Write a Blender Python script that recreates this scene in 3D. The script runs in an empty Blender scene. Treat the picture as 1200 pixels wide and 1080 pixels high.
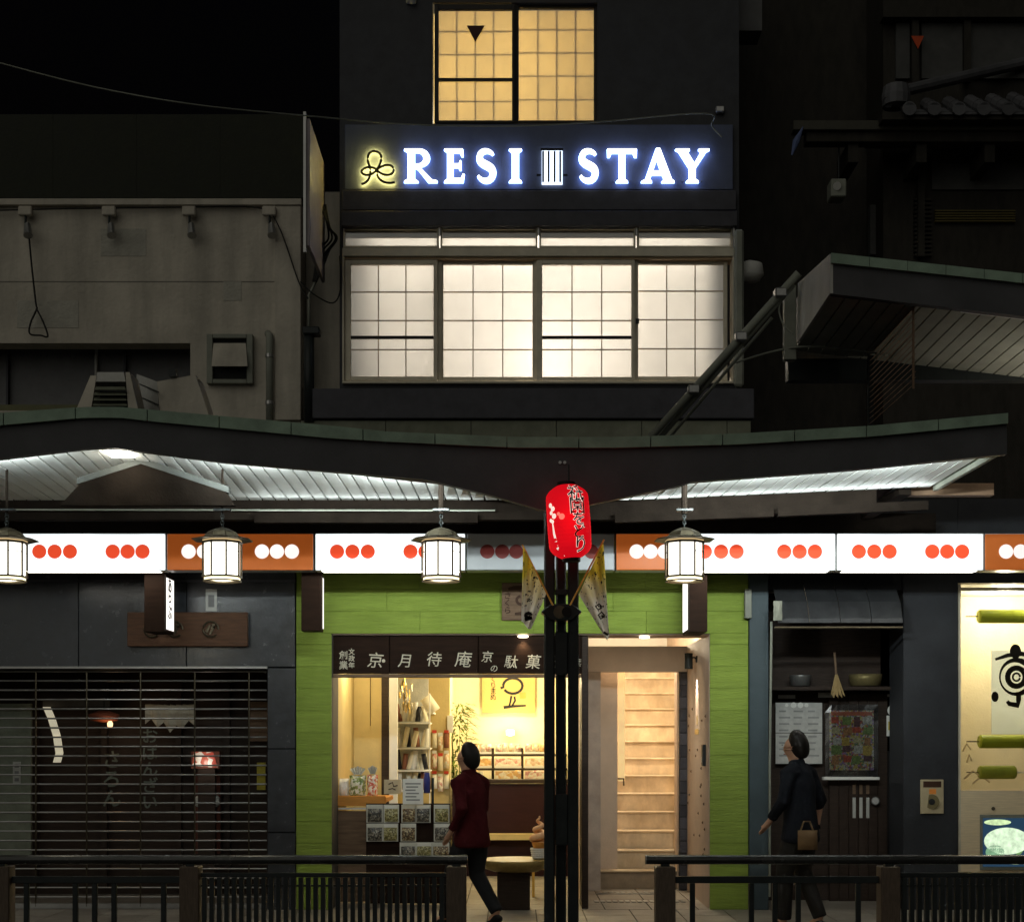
import bpy, bmesh, math, random
from mathutils import Vector, Matrix
random.seed(7)
PI = math.pi
SC = bpy.context.scene
COL = SC.collection

# ------------------------------------------------------------------ camera, sky, sun, exposure
F, DIST, EYE, CXP, HZP = 1708.0, 14.0, 1.6, 600.0, 870.0      # focal length in photo pixels, metres to the facade line, eye height
cam_d = bpy.data.cameras.new("camera")
cam_d.sensor_fit = 'HORIZONTAL'; cam_d.sensor_width = 36.0
cam_d.lens = F / 1200.0 * 36.0
cam_d.shift_y = 330.0 / 1200.0
cam_d.clip_start = 0.1; cam_d.clip_end = 2000.0
cam = bpy.data.objects.new("camera", cam_d); COL.objects.link(cam)
cam.location = (0, -DIST, EYE); cam.rotation_euler = (PI / 2, 0, 0)
SC.camera = cam

SUN_EL, SUN_AZ = math.radians(32), math.radians(-28)            # faint light of the town from behind the camera
world = bpy.data.worlds.new("World"); SC.world = world; world.use_nodes = True
wn = world.node_tree; wn.nodes.clear()
sky = wn.nodes.new('ShaderNodeTexSky'); sky.sky_type = 'NISHITA'; sky.sun_disc = False
sky.sun_elevation = math.radians(-4.0); sky.sun_rotation = PI + SUN_AZ
bg = wn.nodes.new('ShaderNodeBackground'); bg.inputs['Strength'].default_value = 0.05
wo = wn.nodes.new('ShaderNodeOutputWorld')
wn.links.new(sky.outputs[0], bg.inputs['Color']); wn.links.new(bg.outputs[0], wo.inputs['Surface'])

sun_d = bpy.data.lights.new("sun", 'SUN'); sun_d.energy = 0.43; sun_d.angle = math.radians(75); sun_d.color = (1.0, 0.97, 0.85)
sun = bpy.data.objects.new("sun", sun_d); COL.objects.link(sun)
sd = Vector((math.sin(SUN_AZ) * math.cos(SUN_EL), -math.cos(SUN_AZ) * math.cos(SUN_EL), math.sin(SUN_EL)))   # towards the sun
sun.rotation_euler = sd.to_track_quat('Z', 'Y').to_euler()
sun.location = (0, -20, 20)

vs = SC.view_settings
vs.view_transform = 'Standard'; vs.look = 'None'; vs.exposure = 0.0; vs.gamma = 1.0; vs.use_curve_mapping = False
SC.render.engine = 'CYCLES'
SC.cycles.use_denoising = True
SC.cycles.max_bounces = 6; SC.cycles.diffuse_bounces = 3; SC.cycles.glossy_bounces = 2; SC.cycles.transmission_bounces = 3; SC.cycles.transparent_max_bounces = 16
SC.cycles.sample_clamp_indirect = 4.0
SC.cycles.caustics_reflective = False; SC.cycles.caustics_refractive = False

# ------------------------------------------------------------------ places: photo pixel + distance -> metres
def X(px, d=DIST): return (px - CXP) / F * d
def Z(py, d=DIST): return EYE + (HZP - py) / F * d
def Y(d): return d - DIST
def W(px, py, d): return Vector((X(px, d), Y(d), Z(py, d)))

# ------------------------------------------------------------------ materials
MATS = {}
def _new(name):
    m = bpy.data.materials.new(name); m.use_nodes = True
    nt = m.node_tree; nt.nodes.clear()
    out = nt.nodes.new('ShaderNodeOutputMaterial')
    return m, nt, out
def _pos(nt, scale=(1, 1, 1)):
    g = nt.nodes.new('ShaderNodeNewGeometry')
    mp = nt.nodes.new('ShaderNodeMapping'); mp.inputs['Scale'].default_value = scale
    nt.links.new(g.outputs['Position'], mp.inputs['Vector'])
    return mp.outputs[0]
def mat(name, c, rough=0.6, metal=0.0, var=0.18, scale=6.0, bump=0.15, bscale=40.0, stretch=(1, 1, 1), dirt=None, dirt_scale=1.6, dirt_amt=0.5, dirt_st=(1, 1, 0.45), rnd=0.0, spec=0.16, emit=None, emit_s=0.0, alpha=1.0, coat=0.0):
    if name in MATS: return MATS[name]
    m, nt, out = _new(name)
    p = nt.nodes.new('ShaderNodeBsdfPrincipled')
    vec = _pos(nt, stretch)
    n1 = nt.nodes.new('ShaderNodeTexNoise'); n1.inputs['Scale'].default_value = scale; n1.inputs['Detail'].default_value = 6; n1.inputs['Roughness'].default_value = 0.6
    nt.links.new(vec, n1.inputs['Vector'])
    mr = nt.nodes.new('ShaderNodeMapRange'); mr.inputs[1].default_value = 0.3; mr.inputs[2].default_value = 0.7
    mr.inputs[3].default_value = 1 - var; mr.inputs[4].default_value = 1 + var
    nt.links.new(n1.outputs[0], mr.inputs[0])
    val = mr.outputs[0]
    if rnd:
        oi = nt.nodes.new('ShaderNodeObjectInfo')
        r2 = nt.nodes.new('ShaderNodeMapRange'); r2.inputs[3].default_value = 1 - rnd; r2.inputs[4].default_value = 1 + rnd
        nt.links.new(oi.outputs['Random'], r2.inputs[0])
        mu = nt.nodes.new('ShaderNodeMath'); mu.operation = 'MULTIPLY'
        nt.links.new(val, mu.inputs[0]); nt.links.new(r2.outputs[0], mu.inputs[1]); val = mu.outputs[0]
    vm = nt.nodes.new('ShaderNodeVectorMath'); vm.operation = 'SCALE'; vm.inputs[0].default_value = c
    nt.links.new(val, vm.inputs['Scale'])
    colour = vm.outputs[0]
    if dirt:
        n3 = nt.nodes.new('ShaderNodeTexNoise'); n3.inputs['Scale'].default_value = dirt_scale; n3.inputs['Detail'].default_value = 8; n3.inputs['Roughness'].default_value = 0.65
        nt.links.new(_pos(nt, dirt_st), n3.inputs['Vector'])
        m3 = nt.nodes.new('ShaderNodeMapRange'); m3.inputs[1].default_value = 0.42; m3.inputs[2].default_value = 0.72; m3.inputs[4].default_value = dirt_amt
        nt.links.new(n3.outputs[0], m3.inputs[0])
        mx = nt.nodes.new('ShaderNodeMix'); mx.data_type = 'RGBA'
        nt.links.new(m3.outputs[0], mx.inputs['Factor']); nt.links.new(colour, mx.inputs['A']); mx.inputs['B'].default_value = (*dirt, 1)
        colour = mx.outputs['Result']
    nt.links.new(colour, p.inputs['Base Color'])
    n2 = nt.nodes.new('ShaderNodeTexNoise'); n2.inputs['Scale'].default_value = bscale; n2.inputs['Detail'].default_value = 5
    nt.links.new(vec, n2.inputs['Vector'])
    rr = nt.nodes.new('ShaderNodeMapRange'); rr.inputs[3].default_value = max(0.03, rough - 0.12); rr.inputs[4].default_value = min(1, rough + 0.12)
    nt.links.new(n1.outputs[0], rr.inputs[0]); nt.links.new(rr.outputs[0], p.inputs['Roughness'])
    if bump:
        b = nt.nodes.new('ShaderNodeBump'); b.inputs['Strength'].default_value = bump; b.inputs['Distance'].default_value = 0.02
        nt.links.new(n2.outputs[0], b.inputs['Height']); nt.links.new(b.outputs[0], p.inputs['Normal'])
    p.inputs['Metallic'].default_value = metal
    p.inputs['Specular IOR Level'].default_value = spec
    p.inputs['Coat Weight'].default_value = coat
    if emit:
        p.inputs['Emission Color'].default_value = (*emit, 1); p.inputs['Emission Strength'].default_value = emit_s; m.cycles.emission_sampling = 'NONE'
    nt.links.new(p.outputs[0], out.inputs['Surface'])
    MATS[name] = m
    return m
def glow(name, c, s, var=0.06, scale=5.0):
    if name in MATS: return MATS[name]
    m, nt, out = _new(name)
    e = nt.nodes.new('ShaderNodeEmission'); e.inputs['Color'].default_value = (*c, 1)
    n1 = nt.nodes.new('ShaderNodeTexNoise'); n1.inputs['Scale'].default_value = scale
    nt.links.new(_pos(nt), n1.inputs['Vector'])
    mr = nt.nodes.new('ShaderNodeMapRange'); mr.inputs[1].default_value = 0.3; mr.inputs[2].default_value = 0.7
    mr.inputs[3].default_value = s * (1 - var); mr.inputs[4].default_value = s * (1 + var)
    nt.links.new(n1.outputs[0], mr.inputs[0]); nt.links.new(mr.outputs[0], e.inputs['Strength'])
    nt.links.new(e.outputs[0], out.inputs['Surface'])
    if s < 3: m.cycles.emission_sampling = 'NONE'
    MATS[name] = m
    return m
def glass(name, tint=(0.95, 0.97, 0.97), refl=0.08, rough=0.03):
    if name in MATS: return MATS[name]
    m, nt, out = _new(name)
    t = nt.nodes.new('ShaderNodeBsdfTransparent'); t.inputs['Color'].default_value = (*tint, 1)
    g = nt.nodes.new('ShaderNodeBsdfGlossy'); g.inputs['Roughness'].default_value = rough
    lw = nt.nodes.new('ShaderNodeLayerWeight'); lw.inputs['Blend'].default_value = 0.35
    mr = nt.nodes.new('ShaderNodeMapRange'); mr.inputs[3].default_value = refl; mr.inputs[4].default_value = 0.7
    nt.links.new(lw.outputs['Fresnel'], mr.inputs[0])
    mx = nt.nodes.new('ShaderNodeMixShader')
    nt.links.new(mr.outputs[0], mx.inputs[0]); nt.links.new(t.outputs[0], mx.inputs[1]); nt.links.new(g.outputs[0], mx.inputs[2])
    nt.links.new(mx.outputs[0], out.inputs['Surface'])
    MATS[name] = m
    return m
def paper(name, c, trans=0.85):
    """translucent sheet: lit from behind by the lamp in the room"""
    if name in MATS: return MATS[name]
    m, nt, out = _new(name)
    t = nt.nodes.new('ShaderNodeBsdfTranslucent'); d = nt.nodes.new('ShaderNodeBsdfDiffuse')
    n1 = nt.nodes.new('ShaderNodeTexNoise'); n1.inputs['Scale'].default_value = 9; n1.inputs['Detail'].default_value = 7
    nt.links.new(_pos(nt), n1.inputs['Vector'])
    mr = nt.nodes.new('ShaderNodeMapRange'); mr.inputs[1].default_value = 0.3; mr.inputs[2].default_value = 0.7; mr.inputs[3].default_value = 0.97; mr.inputs[4].default_value = 1.02
    nt.links.new(n1.outputs[0], mr.inputs[0])
    vm = nt.nodes.new('ShaderNodeVectorMath'); vm.operation = 'SCALE'; vm.inputs[0].default_value = c
    oi = nt.nodes.new('ShaderNodeObjectInfo'); r2 = nt.nodes.new('ShaderNodeMapRange'); r2.inputs[3].default_value = .95; r2.inputs[4].default_value = 1.03
    nt.links.new(oi.outputs['Random'], r2.inputs[0])
    mu = nt.nodes.new('ShaderNodeMath'); mu.operation = 'MULTIPLY'; nt.links.new(mr.outputs[0], mu.inputs[0]); nt.links.new(r2.outputs[0], mu.inputs[1])
    nt.links.new(mu.outputs[0], vm.inputs['Scale'])
    nt.links.new(vm.outputs[0], t.inputs['Color']); nt.links.new(vm.outputs[0], d.inputs['Color'])
    mx = nt.nodes.new('ShaderNodeMixShader'); mx.inputs[0].default_value = trans
    nt.links.new(d.outputs[0], mx.inputs[1]); nt.links.new(t.outputs[0], mx.inputs[2])
    nt.links.new(mx.outputs[0], out.inputs['Surface'])
    MATS[name] = m
    return m
def speckle(name, cols, scale=60.0, rough=0.4, coat=0.3):
    """many small differently coloured grains (beans, sweets, small print)"""
    if name in MATS: return MATS[name]
    m, nt, out = _new(name)
    p = nt.nodes.new('ShaderNodeBsdfPrincipled'); p.inputs['Roughness'].default_value = rough; p.inputs['Coat Weight'].default_value = coat
    v = nt.nodes.new('ShaderNodeTexVoronoi'); v.inputs['Scale'].default_value = scale
    nt.links.new(_pos(nt), v.inputs['Vector'])
    sp = nt.nodes.new('ShaderNodeSeparateColor'); nt.links.new(v.outputs['Color'], sp.inputs[0])
    cr = nt.nodes.new('ShaderNodeValToRGB'); cr.color_ramp.interpolation = 'CONSTANT'
    el = cr.color_ramp.elements
    while len(el) < len(cols): el.new(0.5)
    for i, c in enumerate(cols):
        el[i].position = i / len(cols); el[i].color = (*c, 1)
    nt.links.new(sp.outputs[0], cr.inputs[0]); nt.links.new(cr.outputs[0], p.inputs['Base Color'])
    b = nt.nodes.new('ShaderNodeBump'); b.inputs['Strength'].default_value = 0.5; b.inputs['Distance'].default_value = 0.01; b.invert = True
    nt.links.new(v.outputs['Distance'], b.inputs['Height']); nt.links.new(b.outputs[0], p.inputs['Normal'])
    nt.links.new(p.outputs[0], out.inputs['Surface'])
    MATS[name] = m
    return m

M_asphalt = mat("asphalt", (0.05, 0.05, 0.052), 0.7, var=0.3, bump=0.5, bscale=120)
M_pave = mat("paving_stone", (0.30, 0.27, 0.23), 0.5, var=0.2, bump=0.2, rnd=0.15, dirt=(0.12, 0.1, 0.08))
M_joint = mat("paving_joint", (0.10, 0.09, 0.08), 0.9)
M_kerb = mat("kerb_granite", (0.33, 0.32, 0.30), 0.7, bump=0.3)
M_green = mat("green_paint", (0.255, 0.345, 0.060), 0.5, var=0.16, scale=2.2, bump=0.75, bscale=9, stretch=(1.2, 1.2, 14), rnd=0.07, dirt=(0.16, 0.24, 0.03), dirt_scale=2.6, dirt_amt=0.35)
M_wallup = mat("dark_plaster", (0.052, 0.054, 0.060), 0.6, var=0.2, bump=0.25, bscale=70, dirt=(0.05, 0.05, 0.05))
M_signpanel = mat("sign_panel_blue_grey", (0.085, 0.10, 0.15), 0.45, var=0.12, bump=0.1)
M_band = mat("dark_band_metal", (0.06, 0.06, 0.07), 0.45, var=0.2, bump=0.1)
M_flash = mat("zinc_flashing", (0.19, 0.20, 0.15), 0.6, var=0.2, dirt=(0.08, 0.09, 0.05))
M_concrete = mat("old_concrete", (0.50, 0.46, 0.385), 0.85, var=0.16, scale=2.5, bump=0.35, bscale=25, dirt=(0.21, 0.20, 0.17), dirt_scale=1.6, dirt_amt=0.5, dirt_st=(2.6, 2.6, 0.35))
M_siding = mat("dark_siding", (0.018, 0.020, 0.012), 0.6, var=0.25, bump=0.2)
M_stone = mat("polished_stone", (0.026, 0.029, 0.034), 0.24, var=0.25, scale=10, bump=0.05, spec=0.6)
M_copper = mat("copper_trim", (0.25, 0.34, 0.26), 0.55, var=0.25, scale=5, bump=0.15, dirt=(0.15, 0.20, 0.16))
M_fascia = mat("dark_fascia_metal", (0.072, 0.072, 0.076), 0.5, var=0.2, scale=3, bump=0.08)
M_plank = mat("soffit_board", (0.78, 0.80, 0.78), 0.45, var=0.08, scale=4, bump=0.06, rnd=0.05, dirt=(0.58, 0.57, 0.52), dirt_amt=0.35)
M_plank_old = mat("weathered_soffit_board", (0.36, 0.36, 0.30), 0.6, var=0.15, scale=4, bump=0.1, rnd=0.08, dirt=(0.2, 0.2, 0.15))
M_blackmetal = mat("black_painted_steel", (0.024, 0.028, 0.028), 0.32, var=0.2, bump=0.05)
M_steel = mat("grey_steel", (0.34, 0.34, 0.33), 0.35, 0.8, var=0.15, bump=0.05)
M_bronze = mat("dark_bronze", (0.09, 0.075, 0.05), 0.4, 0.7, var=0.25, bump=0.1)
M_gold = mat("gold_metal", (0.75, 0.55, 0.2), 0.35, 0.8, var=0.1, bump=0.03)
M_railpost = mat("railing_post_brown", (0.10, 0.075, 0.055), 0.5, var=0.25, scale=12, bump=0.2, stretch=(6, 6, 1))
M_rail = mat("railing_steel", (0.05, 0.05, 0.048), 0.25, 0.6, var=0.2, bump=0.05)
M_darkwood = mat("dark_stained_wood", (0.034, 0.022, 0.016), 0.5, var=0.35, scale=8, bump=0.2, stretch=(1, 4, 9))
M_redwood = mat("red_brown_wood", (0.13, 0.045, 0.030), 0.4, var=0.25, scale=5, bump=0.1, stretch=(1, 4, 8))
M_orangewood = mat("orange_wood", (0.62, 0.27, 0.06), 0.4, var=0.15, scale=6, bump=0.1, stretch=(1, 4, 8))
M_yellowwood = mat("yellow_bamboo", (0.75, 0.45, 0.09), 0.4, var=0.15, scale=6, bump=0.1)
M_oldwood = mat("weathered_wood", (0.17, 0.11, 0.07), 0.65, var=0.3, scale=5, bump=0.25, stretch=(1, 4, 8))
M_boardwood = mat("signboard_wood", (0.022, 0.012, 0.008), 0.6, var=0.3, scale=4, bump=0.1, stretch=(1, 4, 8), spec=.04)
M_tan = mat("tan_plaster", (0.60, 0.47, 0.22), 0.75, var=0.07, bump=0.1)
M_cream = mat("cream_plaster", (0.80, 0.70, 0.44), 0.75, var=0.05, bump=0.08)
M_white = mat("white_paint", (0.80, 0.79, 0.75), 0.6, var=0.05, bump=0.05)
M_offwhite = mat("old_white_paint", (0.50, 0.50, 0.47), 0.65, var=0.12, dirt=(0.25, 0.24, 0.2))
M_beige = mat("beige_plaster", (0.62, 0.50, 0.40), 0.7, var=0.07, bump=0.15, dirt=(0.5, 0.4, 0.3), dirt_amt=0.3)
M_marble = mat("stair_stone", (0.70, 0.57, 0.40), 0.35, var=0.22, scale=4, bump=0.04, rnd=0.09, dirt=(0.38, 0.27, 0.16), dirt_scale=4.5, dirt_amt=.7)
M_alu = mat("aluminium_frame", (0.62, 0.57, 0.45), 0.45, 0.0, var=0.12, bump=0.05)
M_shojiwood = mat("shoji_wood", (0.42, 0.30, 0.18), 0.6, var=0.2)
M_dframe = mat("dark_window_frame", (0.03, 0.028, 0.025), 0.45, var=0.2)
M_paper = paper("shoji_paper_white", (0.88, 0.85, 0.81), 0.8)
M_paper_y = paper("shoji_paper_warm", (0.86, 0.76, 0.54), 0.8)
M_glass = glass("window_glass")
M_glassshop = glass("shop_glass", refl=0.10)
M_tile = mat("roof_tile_grey", (0.085, 0.085, 0.09), 0.45, var=0.2, bump=0.1, rnd=0.15)
M_pipe = mat("pipe_grey_green", (0.23, 0.24, 0.20), 0.6, var=0.15)
M_cable = mat("black_cable", (0.02, 0.02, 0.018), 0.6, var=0.1, bump=0)
M_black = mat("black_ink", (0.012, 0.012, 0.012), 0.6, var=0.1, bump=0)
M_brown_print = mat("brown_print", (0.06, 0.03, 0.018), 0.6, var=0.2, bump=0)
M_cardwhite = mat("white_card", (0.78, 0.77, 0.72), 0.6, var=0.04, bump=0.02)
M_brush = mat("brush_lettering", (0.60, 0.55, 0.43), 0.5, var=0.15, bump=0)
M_leaf = mat("bamboo_leaf", (0.10, 0.15, 0.02), 0.5, var=0.3, bump=0.05, rnd=0.2)
M_reddot = mat("red_dot_print", (0.75, 0.06, 0.02), 0.5, var=0.05, bump=0, emit=(0.90, 0.085, 0.03), emit_s=0.80)
M_reddull = mat("dull_red_print", (0.22, 0.035, 0.03), 0.4, var=0.1, bump=0)
M_whitedot = glow("white_dot_backlit", (1.0, 0.93, 0.88), 1.1)
M_boxlit = glow("lightbox_face_lit", (0.90, 0.98, 1.0), 1.45, 0.22, 2.2)
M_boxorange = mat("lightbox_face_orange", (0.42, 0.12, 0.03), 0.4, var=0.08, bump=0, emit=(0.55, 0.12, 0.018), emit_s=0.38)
M_boxgrey = mat("lightbox_face_unlit", (0.42, 0.44, 0.46), 0.3, var=0.06, bump=0)
M_boxdown = glow("lightbox_underside", (1.0, 0.97, 0.86), 10, 0.05)
M_lanternlit = glow("lantern_panel_lit", (1.0, 0.95, 0.80), 3.4, 0.05, 12)

# ------------------------------------------------------------------ mesh helpers
WLOC = {}
def wloc(o): return WLOC.get(o.name, Vector((0, 0, 0))) if o else Vector((0, 0, 0))
class MB:
    def __init__(self): self.v = []; self.f = []; self.mi = []
    def add(self, vs, fs, mi=0):
        n = len(self.v); self.v += [tuple(p) for p in vs]
        self.f += [tuple(i + n for i in f) for f in fs]; self.mi += [mi] * len(fs)
        return self
    def box(self, x0, x1, y0, y1, z0, z1, mi=0):
        if x0 > x1: x0, x1 = x1, x0
        if y0 > y1: y0, y1 = y1, y0
        if z0 > z1: z0, z1 = z1, z0
        vs = [(x0, y0, z0), (x1, y0, z0), (x1, y1, z0), (x0, y1, z0), (x0, y0, z1), (x1, y0, z1), (x1, y1, z1), (x0, y1, z1)]
        return self.add(vs, [(0, 3, 2, 1), (4, 5, 6, 7), (0, 1, 5, 4), (1, 2, 6, 5), (2, 3, 7, 6), (3, 0, 4, 7)], mi)
    def pbox(self, px0, px1, py0, py1, d0, d1, mi=0):
        """box whose FRONT face at distance d0 covers these photo pixels, reaching back to d1"""
        return self.box(X(px0, d0), X(px1, d0), Y(d0), Y(d1), Z(py1, d0), Z(py0, d0), mi)
    def hexa(self, a, b, mi=0):
        """two quads (4 points each, same order) joined to a solid"""
        return self.add(list(a) + list(b), [(3, 2, 1, 0), (4, 5, 6, 7), (0, 1, 5, 4), (1, 2, 6, 5), (2, 3, 7, 6), (3, 0, 4, 7)], mi)
    def prism(self, poly, y0, y1, mi=0):
        """polygon of (x, z) extruded along y"""
        n = len(poly)
        vs = [(x, y0, z) for x, z in poly] + [(x, y1, z) for x, z in poly]
        fs = [tuple(range(n)), tuple(reversed(range(n, 2 * n)))] + [(i, i + n, (i + 1) % n + n, (i + 1) % n) for i in range(n)]
        return self.add(vs, fs, mi)
    def tube(self, pts, r, seg=8, mi=0, cap=True):
        pts = [Vector(p) for p in pts]; n = len(pts)
        rs = r if isinstance(r, (list, tuple)) else [r] * n
        vs = []; fs = []
        ref = None
        for i, p in enumerate(pts):
            t = (pts[min(i + 1, n - 1)] - pts[max(i - 1, 0)])
            if t.length < 1e-9: t = Vector((0, 0, 1))
            t.normalize()
            if ref is None: ref = Vector((0, 0, 1)) if abs(t.z) < 0.9 else Vector((1, 0, 0))
            a = t.cross(ref)
            if a.length < 1e-3: a = t.orthogonal()
            a.normalize(); b = t.cross(a).normalized()
            for k in range(seg):
                q = 2 * PI * k / seg
                vs.append(p + (a * math.cos(q) + b * math.sin(q)) * rs[i])
        for i in range(n - 1):
            for k in range(seg):
                k2 = (k + 1) % seg
                fs.append((i * seg + k, i * seg + k2, (i + 1) * seg + k2, (i + 1) * seg + k))
        if cap:
            fs.append(tuple(reversed(range(seg)))); fs.append(tuple(range((n - 1) * seg, n * seg)))
        return self.add(vs, fs, mi)
    def lathe(self, prof, c, seg=24, mi=0, rot=0.0):
        """profile of (radius, z) turned about a vertical axis through c"""
        n = len(prof); vs = []; fs = []
        for r, z in prof:
            for k in range(seg):
                q = 2 * PI * k / seg + rot
                vs.append((c[0] + r * math.cos(q), c[1] + r * math.sin(q), c[2] + z))
        for i in range(n - 1):
            for k in range(seg):
                k2 = (k + 1) % seg
                fs.append((i * seg + k, i * seg + k2, (i + 1) * seg + k2, (i + 1) * seg + k))
        fs.append(tuple(reversed(range(seg)))); fs.append(tuple(range((n - 1) * seg, n * seg)))
        return self.add(vs, fs, mi)
    def build(self, name, m, parent=None, smooth=False, bevel=0.0, origin=None):
        me = bpy.data.meshes.new(name)
        vs = [Vector(p) for p in self.v]
        if origin is None:
            lo = Vector((min(p.x for p in vs), min(p.y for p in vs), min(p.z for p in vs)))
            hi = Vector((max(p.x for p in vs), max(p.y for p in vs), max(p.z for p in vs)))
            c = (lo + hi) / 2
        else: c = Vector(origin)
        me.from_pydata([p - c for p in vs], [], self.f)
        ms = m if isinstance(m, (list, tuple)) else [m]
        for x in ms: me.materials.append(x)
        if len(ms) > 1: me.polygons.foreach_set('material_index', self.mi)
        bm = bmesh.new(); bm.from_mesh(me)
        bmesh.ops.recalc_face_normals(bm, faces=bm.faces)
        if bevel:
            ed = [e for e in bm.edges if len(e.link_faces) == 2 and e.calc_face_angle(0) > 0.5]
            bmesh.ops.bevel(bm, geom=ed, offset=bevel, segments=1, affect='EDGES', clamp_overlap=True)
        bm.to_mesh(me); bm.free()
        if smooth: me.polygons.foreach_set('use_smooth', [True] * len(me.polygons)); 
        return place(name, me, c, parent)
def place(name, me, c, parent=None):
    o = bpy.data.objects.new(name, me); COL.objects.link(o)
    o.location = Vector(c) - wloc(parent)
    if parent: o.parent = parent
    WLOC[o.name] = Vector(c)
    return o
def box(name, m, parent, px0, px1, py0, py1, d0, d1, bevel=0.0):
    return MB().pbox(px0, px1, py0, py1, d0, d1).build(name, m, parent, bevel=bevel)
def tag(o, label, cat, group=None, kind=None):
    if label: o['label'] = label
    if cat: o['category'] = cat
    if group: o['group'] = group
    if kind: o['kind'] = kind
    return o
def thing(name, label, cat, loc=(0, 0, 0), group=None):
    o = bpy.data.objects.new(name, None); COL.objects.link(o)
    o.empty_display_size = 0.2; o.location = loc; WLOC[o.name] = Vector(loc)
    return tag(o, label, cat, group)
def struct(o):
    o['kind'] = 'structure'; return o
def lamp(kind, parent, loc, energy, color, size=0.1, size_y=None, look=None, spot=None, blend=0.6):
    l = bpy.data.lights.new("lamp_light", kind); l.energy = energy; l.color = color
    if kind == 'AREA':
        l.size = size
        if size_y: l.shape = 'RECTANGLE'; l.size_y = size_y
    else: l.shadow_soft_size = size
    if spot: l.spot_size = math.radians(spot); l.spot_blend = blend
    o = bpy.data.objects.new("lamp_light", l); COL.objects.link(o)
    o.location = Vector(loc) - wloc(parent)
    if parent: o.parent = parent
    if look: o.rotation_euler = (Vector(look)).to_track_quat('-Z', 'Y').to_euler()
    return o
def wall_with_openings(mb, x0, x1, z0, z1, y0, y1, opens):
    xs = sorted({x0, x1, *[a for o in opens for a in o[:2] if x0 < a < x1]}); zs = sorted({z0, z1, *[a for o in opens for a in o[2:] if z0 < a < z1]})
    for i in range(len(xs) - 1):
        for j in range(len(zs) - 1):
            cx, cz = (xs[i] + xs[i + 1]) / 2, (zs[j] + zs[j + 1]) / 2
            if any(o[0] < cx < o[1] and o[2] < cz < o[3] for o in opens): continue
            mb.box(xs[i], xs[i + 1], y0, y1, zs[j], zs[j + 1])
    return mb

# ------------------------------------------------------------------ lettering
def text_mesh(s, size, ext=0.003, off=0.0, vertical=False, line=1.0, shear=0.0):
    cu = bpy.data.curves.new("lettering", 'FONT')
    cu.body = "\n".join(s) if vertical else s
    cu.size = size; cu.align_x = 'CENTER'; cu.align_y = 'CENTER'; cu.extrude = ext; cu.offset = off; cu.space_line = line; cu.shear = shear
    cu.resolution_u = 3
    ob = bpy.data.objects.new("lettering", cu)
    me = bpy.data.meshes.new_from_object(ob)
    bpy.data.objects.remove(ob); bpy.data.curves.remove(cu)
    return me
def centre2d(me):
    xs = [v.co.x for v in me.vertices]; ys = [v.co.y for v in me.vertices]
    if not xs: return
    cx, cy = (min(xs) + max(xs)) / 2, (min(ys) + max(ys)) / 2
    for v in me.vertices: v.co.x -= cx; v.co.y -= cy
def write(name, s, size, at, m, parent=None, ext=0.003, off=0.0, vertical=False, line=1.0, shear=0.0, sx=1.0, sy=1.0, yaw=0.0, tilt=0.0, rough=0.0):
    """flat lettering standing in the x-z plane facing the street (yaw turns it about z)"""
    me = text_mesh(s, size, ext, off, vertical, line, shear)
    centre2d(me)
    rz = Matrix.Rotation(yaw, 4, 'Z')
    for v in me.vertices:
        x, y, z = v.co
        if rough:
            x += rough * math.sin(y * 7 / size + x * 3 / size); y += rough * math.sin(x * 8 / size + 1.3)
        x, y = x * math.cos(tilt) - y * math.sin(tilt), x * math.sin(tilt) + y * math.cos(tilt)
        v.co = rz @ Vector((x * sx, -z, y * sy))
    me.materials.clear(); me.materials.append(m)
    return place(name, me, at, parent)
def outline_mesh(polys, ext, bevel=0.0, offset=0.0):
    """filled 2-D outlines (outer rings and holes) -> mesh in x-y"""
    cu = bpy.data.curves.new("outline", 'CURVE'); cu.dimensions = '2D'; cu.fill_mode = 'BOTH'; cu.extrude = ext; cu.bevel_depth = bevel; cu.bevel_resolution = 1; cu.offset = offset
    for p in polys:
        s = cu.splines.new('POLY'); s.points.add(len(p) - 1)
        for q, (x, y) in zip(s.points, p): q.co = (x, y, 0, 1)
        s.use_cyclic_u = True
    ob = bpy.data.objects.new("outline", cu)
    me = bpy.data.meshes.new_from_object(ob)
    bpy.data.objects.remove(ob); bpy.data.curves.remove(cu)
    return me
def shape(name, polys, at, m, parent, ext=0.003, bevel=0.0, yaw=0.0, offset=0.0):
    me = outline_mesh(polys, ext, bevel, offset)
    rz = Matrix.Rotation(yaw, 4, 'Z')
    for v in me.vertices:
        x, y, z = v.co; v.co = rz @ Vector((x, -z, y))
    me.materials.clear(); me.materials.append(m)
    return place(name, me, at, parent)
def ribbon(pts, widths):
    """closed outline round a centre line with varying half-width"""
    n = len(pts); L = []; R = []
    for i in range(n):
        a = Vector(pts[max(i - 1, 0)]); b = Vector(pts[min(i + 1, n - 1)]); t = (b - a).normalized(); nn = Vector((-t.y, t.x))
        w = widths[i] if isinstance(widths, (list, tuple)) else widths
        p = Vector(pts[i]); L.append(p + nn * w); R.append(p - nn * w)
    return [tuple(p) for p in L] + [tuple(p) for p in reversed(R)]
def bez(p0, p1, p2, p3, n=10):
    out = []
    for i in range(n + 1):
        t = i / n; u = 1 - t
        out.append(tuple(u**3 * a + 3 * u * u * t * b + 3 * u * t * t * c + t**3 * d for a, b, c, d in zip(p0, p1, p2, p3)))
    return out
def arc(cx, cy, rx, ry, a0, a1, n=12):
    return [(cx + rx * math.cos(math.radians(a0 + (a1 - a0) * i / n)), cy + ry * math.sin(math.radians(a0 + (a1 - a0) * i / n))) for i in range(n + 1)]

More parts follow.
